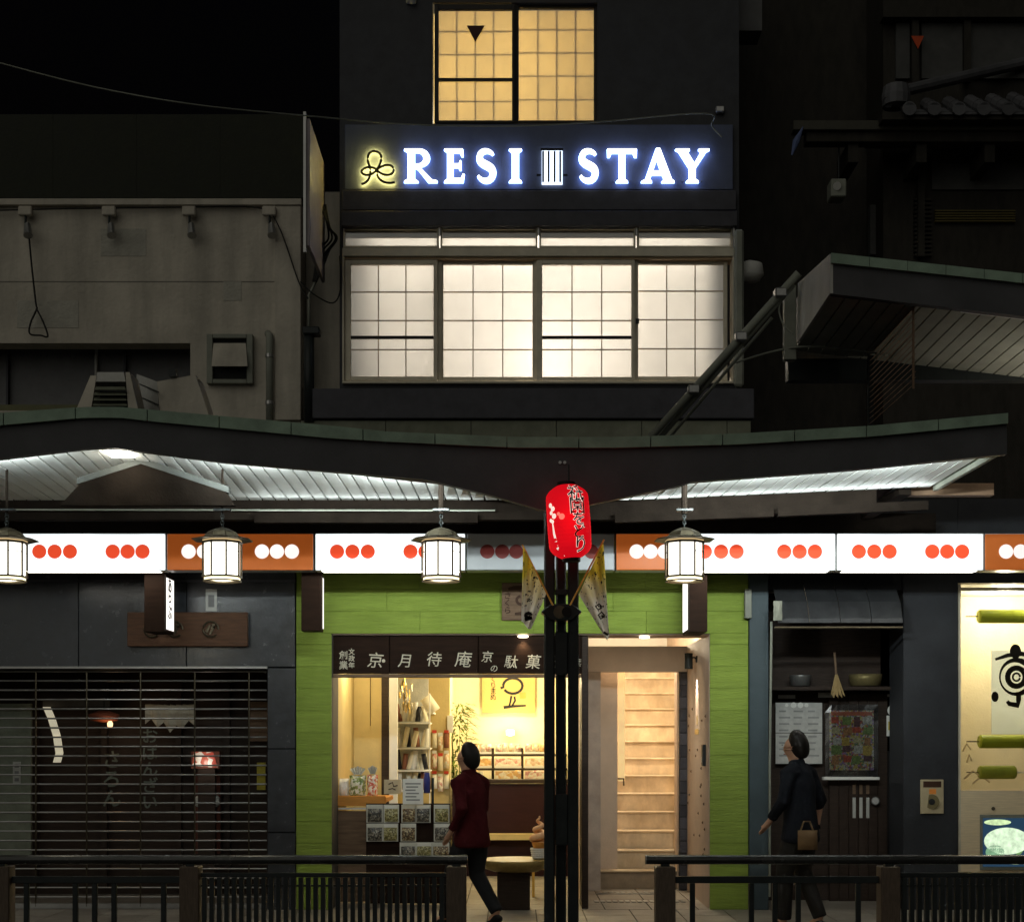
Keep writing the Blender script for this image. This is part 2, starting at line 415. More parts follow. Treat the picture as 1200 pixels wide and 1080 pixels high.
# ================================================================== GROUND
g = MB().add([(-300, -300, -0.13), (300, -300, -0.13), (300, 300, -0.13), (-300, 300, -0.13)], [(0, 1, 2, 3)]).build("street", M_asphalt)
struct(g)
sw = struct(MB().box(-12, 12, -4.25, 0.0, -0.126, -0.008).build("sidewalk", M_joint))
TS = 0.45
tile_me = MB().box(-TS / 2 + .004, TS / 2 - .004, -TS / 2 + .004, TS / 2 - .004, -0.02, 0).build("paving_tile", M_pave, sw, bevel=0.003, origin=(0, 0, 0))
tm = tile_me.data; first = True
ny = 9
for j in range(ny):
    for i in range(-13, 14):
        c = (i * TS, -4.05 + TS / 2 + j * TS + 0.0, random.uniform(-0.001, 0.001))
        if first:
            tile_me.location = Vector(c) - wloc(sw); first = False
        else: place("paving_tile", tm, c, sw)
for i in range(-12, 12):
    k = MB().box(i * 0.9 + .004, i * 0.9 + .896, -4.42, -4.255, -0.129, 0.012).build("kerb_stone", M_kerb, sw, bevel=0.008)

# ================================================================== ARCADE CANOPY over the pavement
def interp(tab, x):
    if x <= tab[0][0]: (a, b), (c, d) = tab[0], tab[1]
    elif x >= tab[-1][0]: (a, b), (c, d) = tab[-2], tab[-1]
    else:
        for k in range(len(tab) - 1):
            if tab[k][0] <= x <= tab[k + 1][0]: (a, b), (c, d) = tab[k], tab[k + 1]; break
    return b + (d - b) * (x - a) / (c - a)
DF, DB = 10.0, 11.65                                           # distance of fascia and of the inner edge of the boarded soffit
FB = [(-340, 585), (-200, 558), (0, 537), (100, 525), (130, 524), (260, 541), (400, 553), (500, 562), (571, 579), (634, 597), (660, 601), (691, 591), (797, 569), (810, 564.5), (1001, 550), (1180, 532)]
TT = [(-340, 512), (-200, 503), (0, 485), (100, 478), (143, 478), (187, 482), (390, 500), (457, 507), (606, 513), (720, 513), (866, 509), (1018, 500), (1180, 485)]
TB = [(-340, 525), (-200, 517), (0, 499), (100, 490), (143, 490), (187, 495), (390, 514), (457, 518), (606, 525), (720, 525), (866, 521), (1018, 512), (1180, 496.5)]
XL, XR = -330, 1180
def zf(px): return Z(interp(FB, px), DF)
def ztt(px): return Z(interp(TT, px), DF)
def ztb(px): return Z(interp(TB, px), DF)
ZB0 = Z(594, DB)
def zb(x): return ZB0 + max(0.0, x - 1.0) * 0.045              # inner edge, nearly level
can = thing("arcade_canopy", "dark gull-winged arcade canopy with pale boarded soffit over the pavement", "canopy", (0, Y(DF), 0))
st = [XL + (XR - XL) * i / 110 for i in range(111)]
mb = MB()
for a, b in zip(st[:-1], st[1:]):
    xa, xb = X(a, DF), X(b, DF)
    mb.hexa([(xa, -4.0, zf(a)), (xb, -4.0, zf(b)), (xb, -4.0, ztb(b)), (xa, -4.0, ztb(a))], [(xa, -3.93, zf(a)), (xb, -3.93, zf(b)), (xb, -3.93, ztb(b)), (xa, -3.93, ztb(a))])
mb.build("fascia", M_fascia, can)
# copper trim, in lengths with open joints
k = XL
while k < XR:
    e = min(k + 84, XR)
    mb = MB(); ss = [k + .6 + (e - k - 1.2) * i / 6 for i in range(7)]
    for a, b in zip(ss[:-1], ss[1:]):
        xa, xb = X(a, DF), X(b, DF)
        mb.hexa([(xa, -4.035, ztb(a) - .004), (xb, -4.035, ztb(b) - .004), (xb, -4.035, ztt(b)), (xa, -4.035, ztt(a))], [(xa, -3.90, ztb(a) + .002), (xb, -3.90, ztb(b) + .002), (xb, -3.90, ztt(b)), (xa, -3.90, ztt(a))])
    mb.build("copper_trim", M_copper, can); k = e
# soffit boards, running back from the fascia
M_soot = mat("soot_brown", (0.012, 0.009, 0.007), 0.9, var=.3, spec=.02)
PW = 0.1046; LIFT = .055                                       # boards sit a little above the fascia's lower edge
nb = int((X(XR, DF) - X(XL, DF)) / PW)
for i in range(nb):
    x0 = X(XL, DF) + i * PW + .007; x1 = x0 + PW - .014
    p0, p1 = x0 / 10 * F + 600, x1 / 10 * F + 600
    if p0 > 1176: continue
    def col(x, p):
        return [(x, -3.925, zf(p) + .012 + LIFT), (x, Y(DB), zb(x) + LIFT)]
    A, B = col(x0, p0), col(x1, p1)
    j = random.uniform(-.0015, .0015)
    mbp = MB().hexa([(A[0][0], A[0][1], A[0][2] + j), (B[0][0], B[0][1], B[0][2] + j), (B[1][0], B[1][1], B[1][2] + j), (A[1][0], A[1][1], A[1][2] + j)],
                    [(A[0][0], A[0][1], A[0][2] + .02), (B[0][0], B[0][1], B[0][2] + .02), (B[1][0], B[1][1], B[1][2] + .02), (A[1][0], A[1][1], A[1][2] + .02)])
    mbp.build("soffit_board", M_plank, can)
# dark deck above the boards (shows only as the joints), roof sheet, rear ceiling and beams
mb = MB()
for a, b in zip(st[:-1], st[1:]):
    xa, xb = X(a, DF), X(b, DF)
    mb.hexa([(xa, -3.92, zf(a) + .034 + LIFT), (xb, -3.92, zf(b) + .034 + LIFT), (xb, Y(DB), zb(xb) + .024 + LIFT), (xa, Y(DB), zb(xa) + .024 + LIFT)],
            [(xa, -3.92, zf(a) + .05 + LIFT), (xb, -3.92, zf(b) + .05 + LIFT), (xb, Y(DB), zb(xb) + .05 + LIFT), (xa, Y(DB), zb(xa) + .05 + LIFT)])
mb.build("deck", M_cable, can)
mb = MB()
for a, b in zip(st[:-1], st[1:]):
    xa, xb = X(a, DF), X(b, DF)
    mb.hexa([(xa, -3.895, ztb(a) - .03), (xb, -3.895, ztb(b) - .03), (xb, -0.32, 3.86), (xa, -0.32, 3.86)], [(xa, -3.895, ztt(a) - .01), (xb, -3.895, ztt(b) - .01), (xb, -0.32, 3.92), (xa, -0.32, 3.92)])
mb.build("roof_sheet", M_fascia, can)
x_l, x_r = X(XL, DF), X(XR, DF)
mb = MB()
for a, b in zip(st[:-1], st[1:]):
    xa, xb = X(a, DF), X(b, DF)
    if xb > x_r - .45: continue
    mb.hexa([(xa, Y(DB) + .002, zb(xa) - .10), (xb, Y(DB) + .002, zb(xb) - .10), (xb, Y(DB) + .002, zb(xb) + LIFT + .05), (xa, Y(DB) + .002, zb(xa) + LIFT + .05)], [(xa, Y(DB) + .10, zb(xa) - .10), (xb, Y(DB) + .10, zb(xb) - .10), (xb, Y(DB) + .10, zb(xb) + LIFT + .05), (xa, Y(DB) + .10, zb(xa) + LIFT + .05)])
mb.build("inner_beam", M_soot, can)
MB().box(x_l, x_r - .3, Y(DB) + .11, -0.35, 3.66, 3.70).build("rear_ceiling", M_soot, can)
MB().box(x_l, x_r + .4, -0.95, -0.83, 3.47, 3.655).build("sign_beam", M_soot, can)
MB().box(x_l, x_r + .4, -0.34, -0.24, 3.50, 3.70).build("wall_plate", M_darkwood, can)
for px in (35, 330, 560, 668, 865, 1030):
    x = X(px, 12.6)
    MB().box(x - .05, x + .05, Y(DB) + .11, -0.952, 3.60, 3.657).build("rafter", M_soot, can)
for px in (430, 855, 1040):
    x = X(px, 13.3)
    MB().box(x - .11, x + .11, -0.6, -0.45, 3.48, 3.657).build("hanger_post", mat("hanger_post_grey", (0.12, 0.12, 0.12), 0.6), can)
# end board at the right-hand end of the roof
MB().hexa([(x_r - .03, -3.925, zf(1176) + .02), (x_r + .0, -3.925, zf(1180) + .02), (x_r + .0, Y(DB), zb(x_r) + .02), (x_r - .03, Y(DB), zb(x_r) + .02)],
          [(x_r - .03, -3.925, zf(1180) + .10), (x_r, -3.925, zf(1180) + .10), (x_r, Y(DB), zb(x_r) + .12), (x_r - .03, Y(DB), zb(x_r) + .12)]).build("end_board", M_pipe, can)
MB().box(X(1090, 11.2), X(1200, 11.2), Y(11.9), Y(12.0), Z(580, 11.9), Z(566, 11.9)).build("cross_rail", M_oldwood, can)
# gable-shaped dark board hanging under the peak, with pale edge strips
GX = [(98, 560), (165, 536), (262, 568)]
d = 10.55
poly = [(X(70, d), Z(592, d)), (X(98, d), Z(562, d)), (X(165, d), Z(541, d)), (X(262, d), Z(572, d)), (X(275, d), Z(592, d))]
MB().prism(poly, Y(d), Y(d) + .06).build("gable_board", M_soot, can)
for (a, b), (c, e) in (((90, 560), (165, 536)), ((165, 536), (268, 570))):
    MB().hexa([W(a, b, d) + Vector((0, -.004, -.045)), W(c, e, d) + Vector((0, -.004, -.045)), W(c, e, d) + Vector((0, -.004, 0)), W(a, b, d) + Vector((0, -.004, 0))],
              [W(a, b, d) + Vector((0, .07, -.045)), W(c, e, d) + Vector((0, .07, -.045)), W(c, e, d) + Vector((0, .07, 0)), W(a, b, d) + Vector((0, .07, 0))]).build("edge_strip", mat("dull_edge_strip", (.07, .075, .07), .6), can)
tag(MB().tube([(X(8, 11.6), Y(11.6), Z(597, 11.6)), (X(580, 11.6), Y(11.6), Z(598, 11.6))], .007, 8).build("cable_conduit", M_pipe), "thin bright metal conduit running along the canopy's inner beam", "conduit")

# added unseen strip lights behind the fascia lip, to brighten the soffit boards
def added_strip(px0, px1, e, label):
    pm = (px0 + px1) / 2
    z = min(zf(px0), zf(px1), zf(pm)); xa, xb = X(px0, DF), X(px1, DF); za, zb_ = zf(px0), zf(px1)
    t = thing("added_strip_light", label, "lamp", ((xa + xb) / 2, -3.87, z), "added strip lights behind the canopy fascia")
    MB().hexa([(xa, -3.92, za + .008), (xb, -3.92, zb_ + .008), (xb, -3.92, zb_ + .045), (xa, -3.92, za + .045)], [(xa, -3.905, za + .008), (xb, -3.905, zb_ + .008), (xb, -3.905, zb_ + .045), (xa, -3.905, za + .045)]).build("housing", M_white, t)
    l = lamp('AREA', t, ((xa + xb) / 2, -3.90, (za + zb_) / 2 + .024), e * 3.4, (0.90, 1.0, 0.98), xb - xa, .03)
    l.data.spread = math.radians(130)
    v = Vector((xb - xa, 0, zb_ - za)).normalized()
    nrm = Vector((0, 1, 0.42)).normalized()
    zax = -nrm; xax = v; yax = zax.cross(xax).normalized(); xax = yax.cross(zax).normalized()
    l.rotation_euler = Matrix((xax, yax, zax)).transposed().to_euler()
for a, b, e, w in ((-60, 95, 3.0, "left of the ridge lamp"), (190, 340, 8, "between the second lantern's rod and the ridge"), (380, 520, 16, "above the third hanging lantern"), (820, 980, 22, "right of the fourth hanging lantern"), (1000, 1140, 13, "at the canopy's right-hand end")):
    added_strip(a, b, e, "added white strip light hidden behind the canopy fascia " + w)

def cove(px0, px1, e, label):  # added lamps, hidden by a valance, to brighten the boards from behind
    xa, xb = X(px0, DB), X(px1, DB); za, zc_ = zb(xa) - .075, zb(xb) - .075
    t = thing("added_cove_light", label, "lamp", ((xa + xb) / 2, Y(DB) - .05, za), "cove lights on the canopy's inner beam")
    MB().hexa([(xa, Y(DB) - .075, za - .06), (xb, Y(DB) - .075, zc_ - .06), (xb, Y(DB) - .075, zc_ + .012), (xa, Y(DB) - .075, za + .012)], [(xa, Y(DB) - .065, za - .06), (xb, Y(DB) - .065, zc_ - .06), (xb, Y(DB) - .065, zc_ + .012), (xa, Y(DB) - .065, za + .012)]).build("valance", M_soot, t)
    MB().hexa([(xa, Y(DB) - .064, za - .06), (xb, Y(DB) - .064, zc_ - .06), (xb, Y(DB) - .064, zc_ - .052), (xa, Y(DB) - .064, za - .052)], [(xa, Y(DB), za - .06), (xb, Y(DB), zc_ - .06), (xb, Y(DB), zc_ - .052), (xa, Y(DB), za - .052)]).build("tray", M_soot, t)
    l = lamp('AREA', t, ((xa + xb) / 2, Y(DB) - .035, (za + zc_) / 2 - .005), e, (0.90, 1.0, 0.98), xb - xa, .03)
    nrm = Vector((0, -1, .04)).normalized(); zax = -nrm; xax = Vector((xb - xa, 0, zc_ - za)).normalized(); yax = zax.cross(xax).normalized(); xax = yax.cross(zax).normalized()
    l.rotation_euler = Matrix((xax, yax, zax)).transposed().to_euler()
cove(300, 560, 5, "added hidden cove light on the canopy's inner beam left of the post")
cove(720, 905, 6, "added hidden cove light on the canopy's inner beam right of the post")
cove(910, 1085, 6, "added hidden cove light at the canopy beam's right-hand end")
# flood lamp at the peak of the canopy
d = 10.35
fl = thing("canopy_floodlight", "small blazing floodlight under the canopy's left peak", "lamp", W(142, 520, d))
MB().box(X(128, d), X(152, d), Y(d), Y(d) + .10, Z(527, d), Z(521, d)).build("housing", M_steel, fl, bevel=.006)
MB().box(X(126, d), X(156, d), Y(d) - .012, Y(d) + .09, Z(533, d), Z(527.4, d)).build("bulb", glow("floodlight_bulb", (1.0, 0.97, 0.82), 30, 0.02), fl, bevel=.008)
lamp('POINT', fl, W(142, 540, d), 2.2, (1.0, 0.95, 0.8), .06)
box("fixing_plate", M_white, fl, 105, 116, 524, 528, 10.2, 10.26)

# ================================================================== raised canopy section on the right
rc = thing("raised_canopy", "higher weathered canopy section with white end board above the right-hand shops", "canopy", W(1090, 345, DF))
RT0, RT1 = 973, 1420
def rl(py0, slope): return lambda px: py0 + (px - 973) * slope
r_tt, r_tb, r_fb = rl(298, .107), rl(309, .105), rl(344, .117)
def rz(f, px, dd=DF): return Z(f(px), DF)
rs_ = [RT0 + (RT1 - RT0) * i / 10 for i in range(11)]
mb = MB()
for a, b in zip(rs_[:-1], rs_[1:]):
    xa, xb = X(a, DF), X(b, DF)
    mb.hexa([(xa, -4.0, rz(r_fb, a)), (xb, -4.0, rz(r_fb, b)), (xb, -4.0, rz(r_tb, b)), (xa, -4.0, rz(r_tb, a))], [(xa, -3.94, rz(r_fb, a)), (xb, -3.94, rz(r_fb, b)), (xb, -3.94, rz(r_tb, b)), (xa, -3.94, rz(r_tb, a))])
mb.build("fascia", M_fascia, rc)
for a, b in zip(rs_[:-1], rs_[1:]):
    xa, xb = X(a, DF) + .002, X(b, DF) - .002
    MB().hexa([(xa, -4.03, rz(r_tb, a) - .003), (xb, -4.03, rz(r_tb, b) - .003), (xb, -4.03, rz(r_tt, b)), (xa, -4.03, rz(r_tt, a))], [(xa, -3.90, rz(r_tb, a) + .002), (xb, -3.90, rz(r_tb, b) + .002), (xb, -3.90, rz(r_tt, b)), (xa, -3.90, rz(r_tt, a))]).build("copper_trim", M_copper, rc)
RD = 11.42
nb = int((X(RT1, DF) - X(RT0, DF)) / PW)
for i in range(nb):
    x0 = X(RT0, DF) + .02 + i * PW + .006; x1 = x0 + PW - .012
    pa, pb = x0 / 10 * F + 600, x1 / 10 * F + 600
    za, zb2 = rz(r_fb, pa) + .014, rz(r_fb, pb) + .014
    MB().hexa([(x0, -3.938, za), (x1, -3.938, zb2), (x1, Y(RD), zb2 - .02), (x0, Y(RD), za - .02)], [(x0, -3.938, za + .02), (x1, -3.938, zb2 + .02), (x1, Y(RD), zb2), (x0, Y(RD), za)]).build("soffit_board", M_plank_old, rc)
xa, xb = X(RT0, DF), X(RT1, DF)
MB().hexa([(xa + .03, -3.93, rz(r_fb, RT0) + .045), (xb, -3.93, rz(r_fb, RT1) + .045), (xb, Y(RD), rz(r_fb, RT1) + .03), (xa + .03, Y(RD), rz(r_fb, RT0) + .03)],
          [(xa + .03, -3.93, rz(r_tt, RT0) - .02), (xb, -3.93, rz(r_tt, RT1) - .02), (xb, Y(RD), rz(r_tt, RT1) + .15), (xa + .03, Y(RD), rz(r_tt, RT0) + .12)]).build("roof_deck", M_fascia, rc)
# white end board
e0, e1 = Y(10.0) - .005, Y(11.12)
MB().add([(xa - .004, e0, Z(344, 10)), (xa - .004, e1, Z(401, 11.12)), (xa - .004, e1, Z(332, 11.12)), (xa - .004, e0, Z(298, 10)), (xa + .018, e0, Z(344, 10)), (xa + .018, e1, Z(401, 11.12)), (xa + .018, e1, Z(332, 11.12)), (xa + .018, e0, Z(298, 10))],
         [(0, 1, 2, 3), (7, 6, 5, 4), (0, 4, 5, 1), (1, 5, 6, 2), (2, 6, 7, 3), (3, 7, 4, 0)]).build("end_board", M_offwhite, rc)
MB().box(xa - .10, xa - .01, Y(11.14), Y(11.22), Z(421, 11.14), Z(334, 11.14)).build("end_bracket", M_pipe, rc, bevel=.004)
MB().box(xa - .02, xb, Y(RD) + .004, Y(RD) + .12, Z(445, RD), Z(420, RD)).build("inner_beam", M_blackmetal, rc)
t = thing("added_strip_light", "strip light behind the raised canopy's fascia beyond the picture's right edge", "lamp", (X(1260, DF), -3.88, rz(r_fb, 1260)), "added strip lights behind the canopy fascia")
MB().hexa([(X(1130, DF), -3.93, rz(r_fb, 1130) + .002), (X(1390, DF), -3.93, rz(r_fb, 1390) + .002), (X(1390, DF), -3.93, rz(r_fb, 1390) + .010), (X(1130, DF), -3.93, rz(r_fb, 1130) + .010)], [(X(1130, DF), -3.915, rz(r_fb, 1130) + .002), (X(1390, DF), -3.915, rz(r_fb, 1390) + .002), (X(1390, DF), -3.915, rz(r_fb, 1390) + .010), (X(1130, DF), -3.915, rz(r_fb, 1130) + .010)]).build("housing", M_white, t)
lamp('POINT', t, (X(1270, 11), -3.2, 4.0), 14.0, (1.0, .94, .80), .1)  # added lamp out of view, to brighten the raised soffit
# louvred side screen hanging below it: slats running back from the street
xs = X(1070, 10.1)
for i in range(14):
    z = Z(357, 10.1) - .01 - i * .0405
    MB().hexa([(xs - .012, -3.9, z - .030), (xs + .020, -3.9, z - .006), (xs + .024, -3.9, z), (xs - .008, -3.9, z - .024)], [(xs - .012, -2.7, z - .030), (xs + .020, -2.7, z - .006), (xs + .024, -2.7, z), (xs - .008, -2.7, z - .024)]).build("louvre_slat", M_oldwood, rc)
MB().box(xs - .004, xs + .010, -3.90, -3.89, Z(357, 10.1) - .58, Z(357, 10.1)).build("louvre_stile", M_oldwood, rc)
MB().box(xs - .016, xs + .026, -2.695, -2.66, Z(357, 10.1) - .62, Z(357, 10.1)).build("louvre_stile", M_blackmetal, rc)

# bracing poles between the two canopies
br = thing("bracing_pole", "bundle of grey-green diagonal bracing poles rising to the raised canopy", "bracing", W(765, 512, 11.4))
for (a, b, da, c, e, dc, r) in ((762, 513, 11.4, 936, 320, 10.9, .030), (772, 514, 11.45, 930, 333, 10.95, .022), (785, 512, 11.5, 905, 372, 11.1, .012)):
    MB().tube([W(a, b, da), W(c, e, dc)], r, 10).build("pole", M_pipe, br, smooth=True)
for t_ in (.3, .62, .88):
    p = W(762, 513, 11.4).lerp(W(936, 320, 10.9), t_)
    MB().box(p.x - .045, p.x + .045, p.y - .05, p.y + .05, p.z - .035, p.z + .035).build("clamp", M_steel, br, bevel=.01)
def cable(name, pts, label, r=.006, m=M_cable, cat="cable", seg=6, group=None):
    sm = []
    P = [Vector(p) for p in pts]
    for i in range(len(P) - 1):
        p0, p1, p2, p3 = P[max(i - 1, 0)], P[i], P[i + 1], P[min(i + 2, len(P) - 1)]
        for k_ in range(6):
            t = k_ / 6
            sm.append(0.5 * ((2 * p1) + (p2 - p0) * t + (2 * p0 - 5 * p1 + 4 * p2 - p3) * t * t + (3 * p1 - p0 - 3 * p2 + p3) * t ** 3))
    sm.append(P[-1])
    return tag(MB().tube(sm, r, seg).build(name, m, smooth=True), label, cat, group)
cable("stay_cable", [W(862, 425, 11.3), W(905, 412, 11.2), W(945, 406, 11.1), W(1000, 410, 11.1), W(1040, 416, 11.1)], "pale cable looping from the bracing poles to the raised canopy", .008, M_pipe)
cable("drop_cable", [W(918, 345, 11), W(913, 362, 11), W(918, 380, 11), W(930, 392, 11)], "short cable hanging beside the raised canopy's white end board", .006, M_pipe)

# ================================================================== roof ventilator standing on the canopy peak (left)
rv = thing("roof_ventilator", "pale louvred roof ventilator standing on the canopy's left peak", "ventilator", W(128, 480, 10.9))
d = 10.9
def slab(o, q, th, name, m):
    a = [W(px, py, dd) for px, py, dd in q]; b = [p + Vector((0, th, 0)) for p in a]
    return MB().hexa(a, b).build(name, m, o)
slab(rv, [(85, 490, d), (105, 490, d), (113, 440, d + .1), (106, 440, d + .1)], .25, "side_cheek", M_concrete)
slab(rv, [(151, 490, d), (164, 490, d), (152, 436, d + .1), (147, 436, d + .1)], .25, "side_cheek", M_concrete)
slab(rv, [(112, 447, d + .09), (147, 447, d + .09), (145, 436, d + .12), (114, 436, d + .12)], .2, "head_board", M_offwhite)
for i in range(6):
    y = 452 + i * 6.2
    slab(rv, [(107 + (5 - i) * .8, y + 4.6, d + .02), (150 - (5 - i) * .6, y + 4.6, d + .02), (149 - (5 - i) * .6, y + 1, d + .08), (108 + (5 - i) * .8, y + 1, d + .08)], .02, "louvre_slat", M_flash)
MB().box(X(110, d), X(148, d), Y(d) + .16, Y(d) + .2, Z(490, d), Z(450, d)).build("back_plate", M_blackmetal, rv)
dv = thing("vent_cowl", "slant-sided pale duct cowl right of the louvred roof ventilator", "duct", W(205, 488, 11.2))
d = 11.2
slab(dv, [(188, 492, d), (247, 494, d), (229, 439, d + .1), (184, 447, d + .1)], .3, "front_panel", M_concrete)
slab(dv, [(160, 480, d + .5), (187, 492, d), (184, 447, d + .1), (160, 438, d + .5)], .02, "side_panel", M_offwhite)
for py in (455, 470):
    slab(dv, [(162, py - 5, d + .46), (186, py + 5, d - .01), (186, py + 3.6, d - .01), (162, py - 6.4, d + .46)], .015, "side_rib", M_blackmetal)
box("cap", M_blackmetal, dv, 198, 206, 432, 441, 11.28, 11.36)

# ================================================================== CENTRAL BUILDING (green shop below, two lit storeys above)
cb = thing("green_shop_building", "narrow dark building with green clad shopfront, lit shoji windows above", "building", (X(612), 0.0, 0))
bx0, bx1 = X(398), X(866)
# upper wall with the two window openings
O_main = (X(401), X(862), Z(449), Z(264.5))
O_top = (X(507), X(700), Z(145), Z(3))
mb = wall_with_openings(MB(), bx0, bx1, 4.42, 9.8, 0.0, 0.22, [O_main, O_top])
mb.build("upper_wall", M_wallup, cb)
MB().box(bx0, bx0 + .15, 0.222, 6.5, 3.75, 9.8).box(bx1 - .15, bx1, 0.222, 6.5, 3.75, 9.8).box(bx0, bx1, 6.502, 6.65, 3.75, 9.8).build("side_wall", M_wallup, cb)
MB().box(bx0 - .05, bx1 + .05, -0.02, 6.7, 9.802, 9.95).build("roof", M_fascia, cb)
# sign panel, its lower rail and the dark strip above the windows
box("sign_panel", M_signpanel, cb, 404, 859, 146, 222, 13.955, 13.999, .004)
box("panel_rail", M_band, cb, 401, 863, 222.6, 246, 13.93, 13.999, .006)
box("window_head", M_band, cb, 400, 864, 247, 264.5, 13.90, 13.999, .004)
MB().pbox(358, 884, 455, 490, 13.82, 13.999).build("sill_band", M_band, cb, bevel=.006)
k = 352
while k < 880:
    e = min(k + 100, 880)
    box("flashing_sheet", M_flash, cb, k + .4, e - .4, 493, 524, 13.86, 13.998); k = e
box("corner_downpipe", M_pipe, cb, 861, 872, 268, 452, 13.80, 13.89, .02)
# rooms behind the windows
def room(x0, x1, z0, z1, y0, y1, m, nm):
    MB().box(x0, x1, y0, y1, z0 - .1, z0).box(x0, x1, y0, y1, z1, z1 + .1).box(x0 - .1, x0, y0, y1, z0, z1).box(x1, x1 + .1, y0, y1, z0, z1).box(x0, x1, y1, y1 + .1, z0, z1).build(nm, m, cb)
room(bx0 + .27, bx1 - .27, Z(452), Z(258), 0.225, 2.6, M_white, "room_second_floor")
room(bx0 + .27, bx1 - .27, Z(152), 9.2, 0.225, 2.6, M_cream, "room_third_floor")
rl2 = thing("room_lamp", "glowing lamp behind the white shoji on the second floor", "lamp", (X(630), 1.0, 5.62))
MB().lathe([(.02, .0), (.16, .02), (.18, .12), (.16, .22), (.02, .24)], (X(630), 1.0, 5.3), 20).build("shade", glow("room_lamp_shade", (1.0, .86, .70), 8), rl2, smooth=True)
MB().tube([(X(630), 1.0, 5.54), (X(630), 1.0, 6.55)], .008, 6).build("cord", M_cable, rl2)
lamp('POINT', rl2, (X(645), .62, 5.22), 70, (1.0, .91, .85), .22)
lamp('AREA', rl2, (X(630), .42, Z(283)), 9, (1.0, .94, .86), 3.4, .10, look=(0, -1, 0))
lamp('POINT', rl2, (X(640), 1.5, 6.0), 40, (1.0, .91, .85), .2)
rl3 = thing("room_lamp", "warm lamp behind the yellow shoji on the third floor", "lamp", (X(590), 1.4, 8.2))
MB().lathe([(.02, .0), (.16, .02), (.18, .12), (.16, .22), (.02, .24)], (X(590), 1.5, 8.2), 20).build("shade", glow("room_lamp_shade_warm", (1.0, .75, .4), 5), rl3, smooth=True)
MB().tube([(X(590), 1.5, 8.44), (X(590), 1.5, 9.19)], .008, 6).build("cord", M_cable, rl3)
lamp('POINT', rl3, (X(575), 1.5, 8.0), 72, (1.0, .86, .62), .25)

def shoji(parent, x0, x1, y0, y1, ncol, rows, d, pm, sash_m, lat, bar=None, kw=.65, sash=(5, 5, 5, 5), glassy=True):
    """sliding window: sash outside, glass, lattice bars and paper behind; coordinates in photo pixels of the facade"""
    w = MB(); l, r, t, b = sash
    w.pbox(x0 - l, x0, y0 - t, y1 + b, d, d + .045); w.pbox(x1, x1 + r, y0 - t, y1 + b, d, d + .045)
    w.pbox(x0, x1, y0 - t, y0, d, d + .045); w.pbox(x0, x1, y1, y1 + b, d, d + .045)
    win = w.build("window", sash_m, parent, bevel=.004)
    if bar:
        box("sash_bar", M_dframe, win, x0, x1, bar - 1.7, bar + 1.7, d - .006, d + .02, .003)
    if glassy: box("pane", M_glass, win, x0, x1, y0, y1, d + .018, d + .022)
    dd = d + .085; LB = .029 if pm is M_paper_y else 0.0        # warm window: lattice behind the paper, showing as shadow
    cx_ = [x0 - 3] + [x0 + (x1 - x0) * i / ncol for i in range(1, ncol)] + [x1 + 3]; cy_ = [y0 - 3] + list(rows) + [y1 + 3]
    for i in range(ncol):
        for j in range(len(cy_) - 1):
            box("paper_pane", pm, win, cx_[i] + .02, cx_[i + 1] - .02, cy_[j] + .02, cy_[j + 1] - .02, dd + .022 + random.uniform(0, .001), dd + .026)
    for i in range(1, ncol):
        x = x0 + (x1 - x0) * i / ncol
        box("lattice_bar", lat, win, x - kw, x + kw, y0 - 3, y1 + 3, dd + LB, dd + LB + .014)
    for y in rows:
        box("lattice_bar", lat, win, x0 - 3, x1 + 3, y - kw, y + kw, dd + LB + (.0005 if LB else -.005), dd + LB + (.0135 if LB else .012))
    return win
mf = MB()
mf.pbox(401, 862, 290.2, 300, 13.965, 14.15); mf.pbox(401, 862, 446.2, 449, 13.95, 14.15)
mf.pbox(401, 403.5, 300, 446.2, 13.965, 14.15); mf.pbox(858.5, 862, 300, 446.2, 13.965, 14.15)
mf.build("window_frame", M_alu, cb, bevel=.004)
for a_, b_ in ((512.8, 513.4), (628.6, 628.9), (744.1, 743.9)):
    box("mullion", M_alu, cb, a_ - 3, b_ + 4, 304.2, 446, 14.03, 14.10)
box("mullion", M_dframe, cb, 600.5, 607.5, 3, 145, 14.035, 14.09)
box("window_frame", M_shojiwood, cb, 403.6, 858.4, 300.2, 304, 13.99, 14.15)
rows = (342, 375.5, 409.5)
shoji(cb, 411, 508, 309.5, 441, 3, rows, 13.99, M_paper, M_alu, M_shojiwood, bar=395, sash=(6.8, 4.6, 5, 4.8))
shoji(cb, 519.5, 624, 309.5, 441.5, 3, rows, 14.05, M_paper, M_alu, M_shojiwood, sash=(6, 4.5, 5, 4.5))
shoji(cb, 635.5, 740, 309.5, 441.5, 3, rows, 13.99, M_paper, M_alu, M_shojiwood, bar=395, sash=(6.5, 4, 5, 4.5))
shoji(cb, 748, 848, 309.5, 441, 3, (341, 374.5, 408.5), 14.05, M_paper, M_alu, M_shojiwood, sash=(4, 4.5, 5, 4.8))
box("latch", M_blackmetal, cb, 745, 749, 373, 379, 13.97, 13.988, .003)
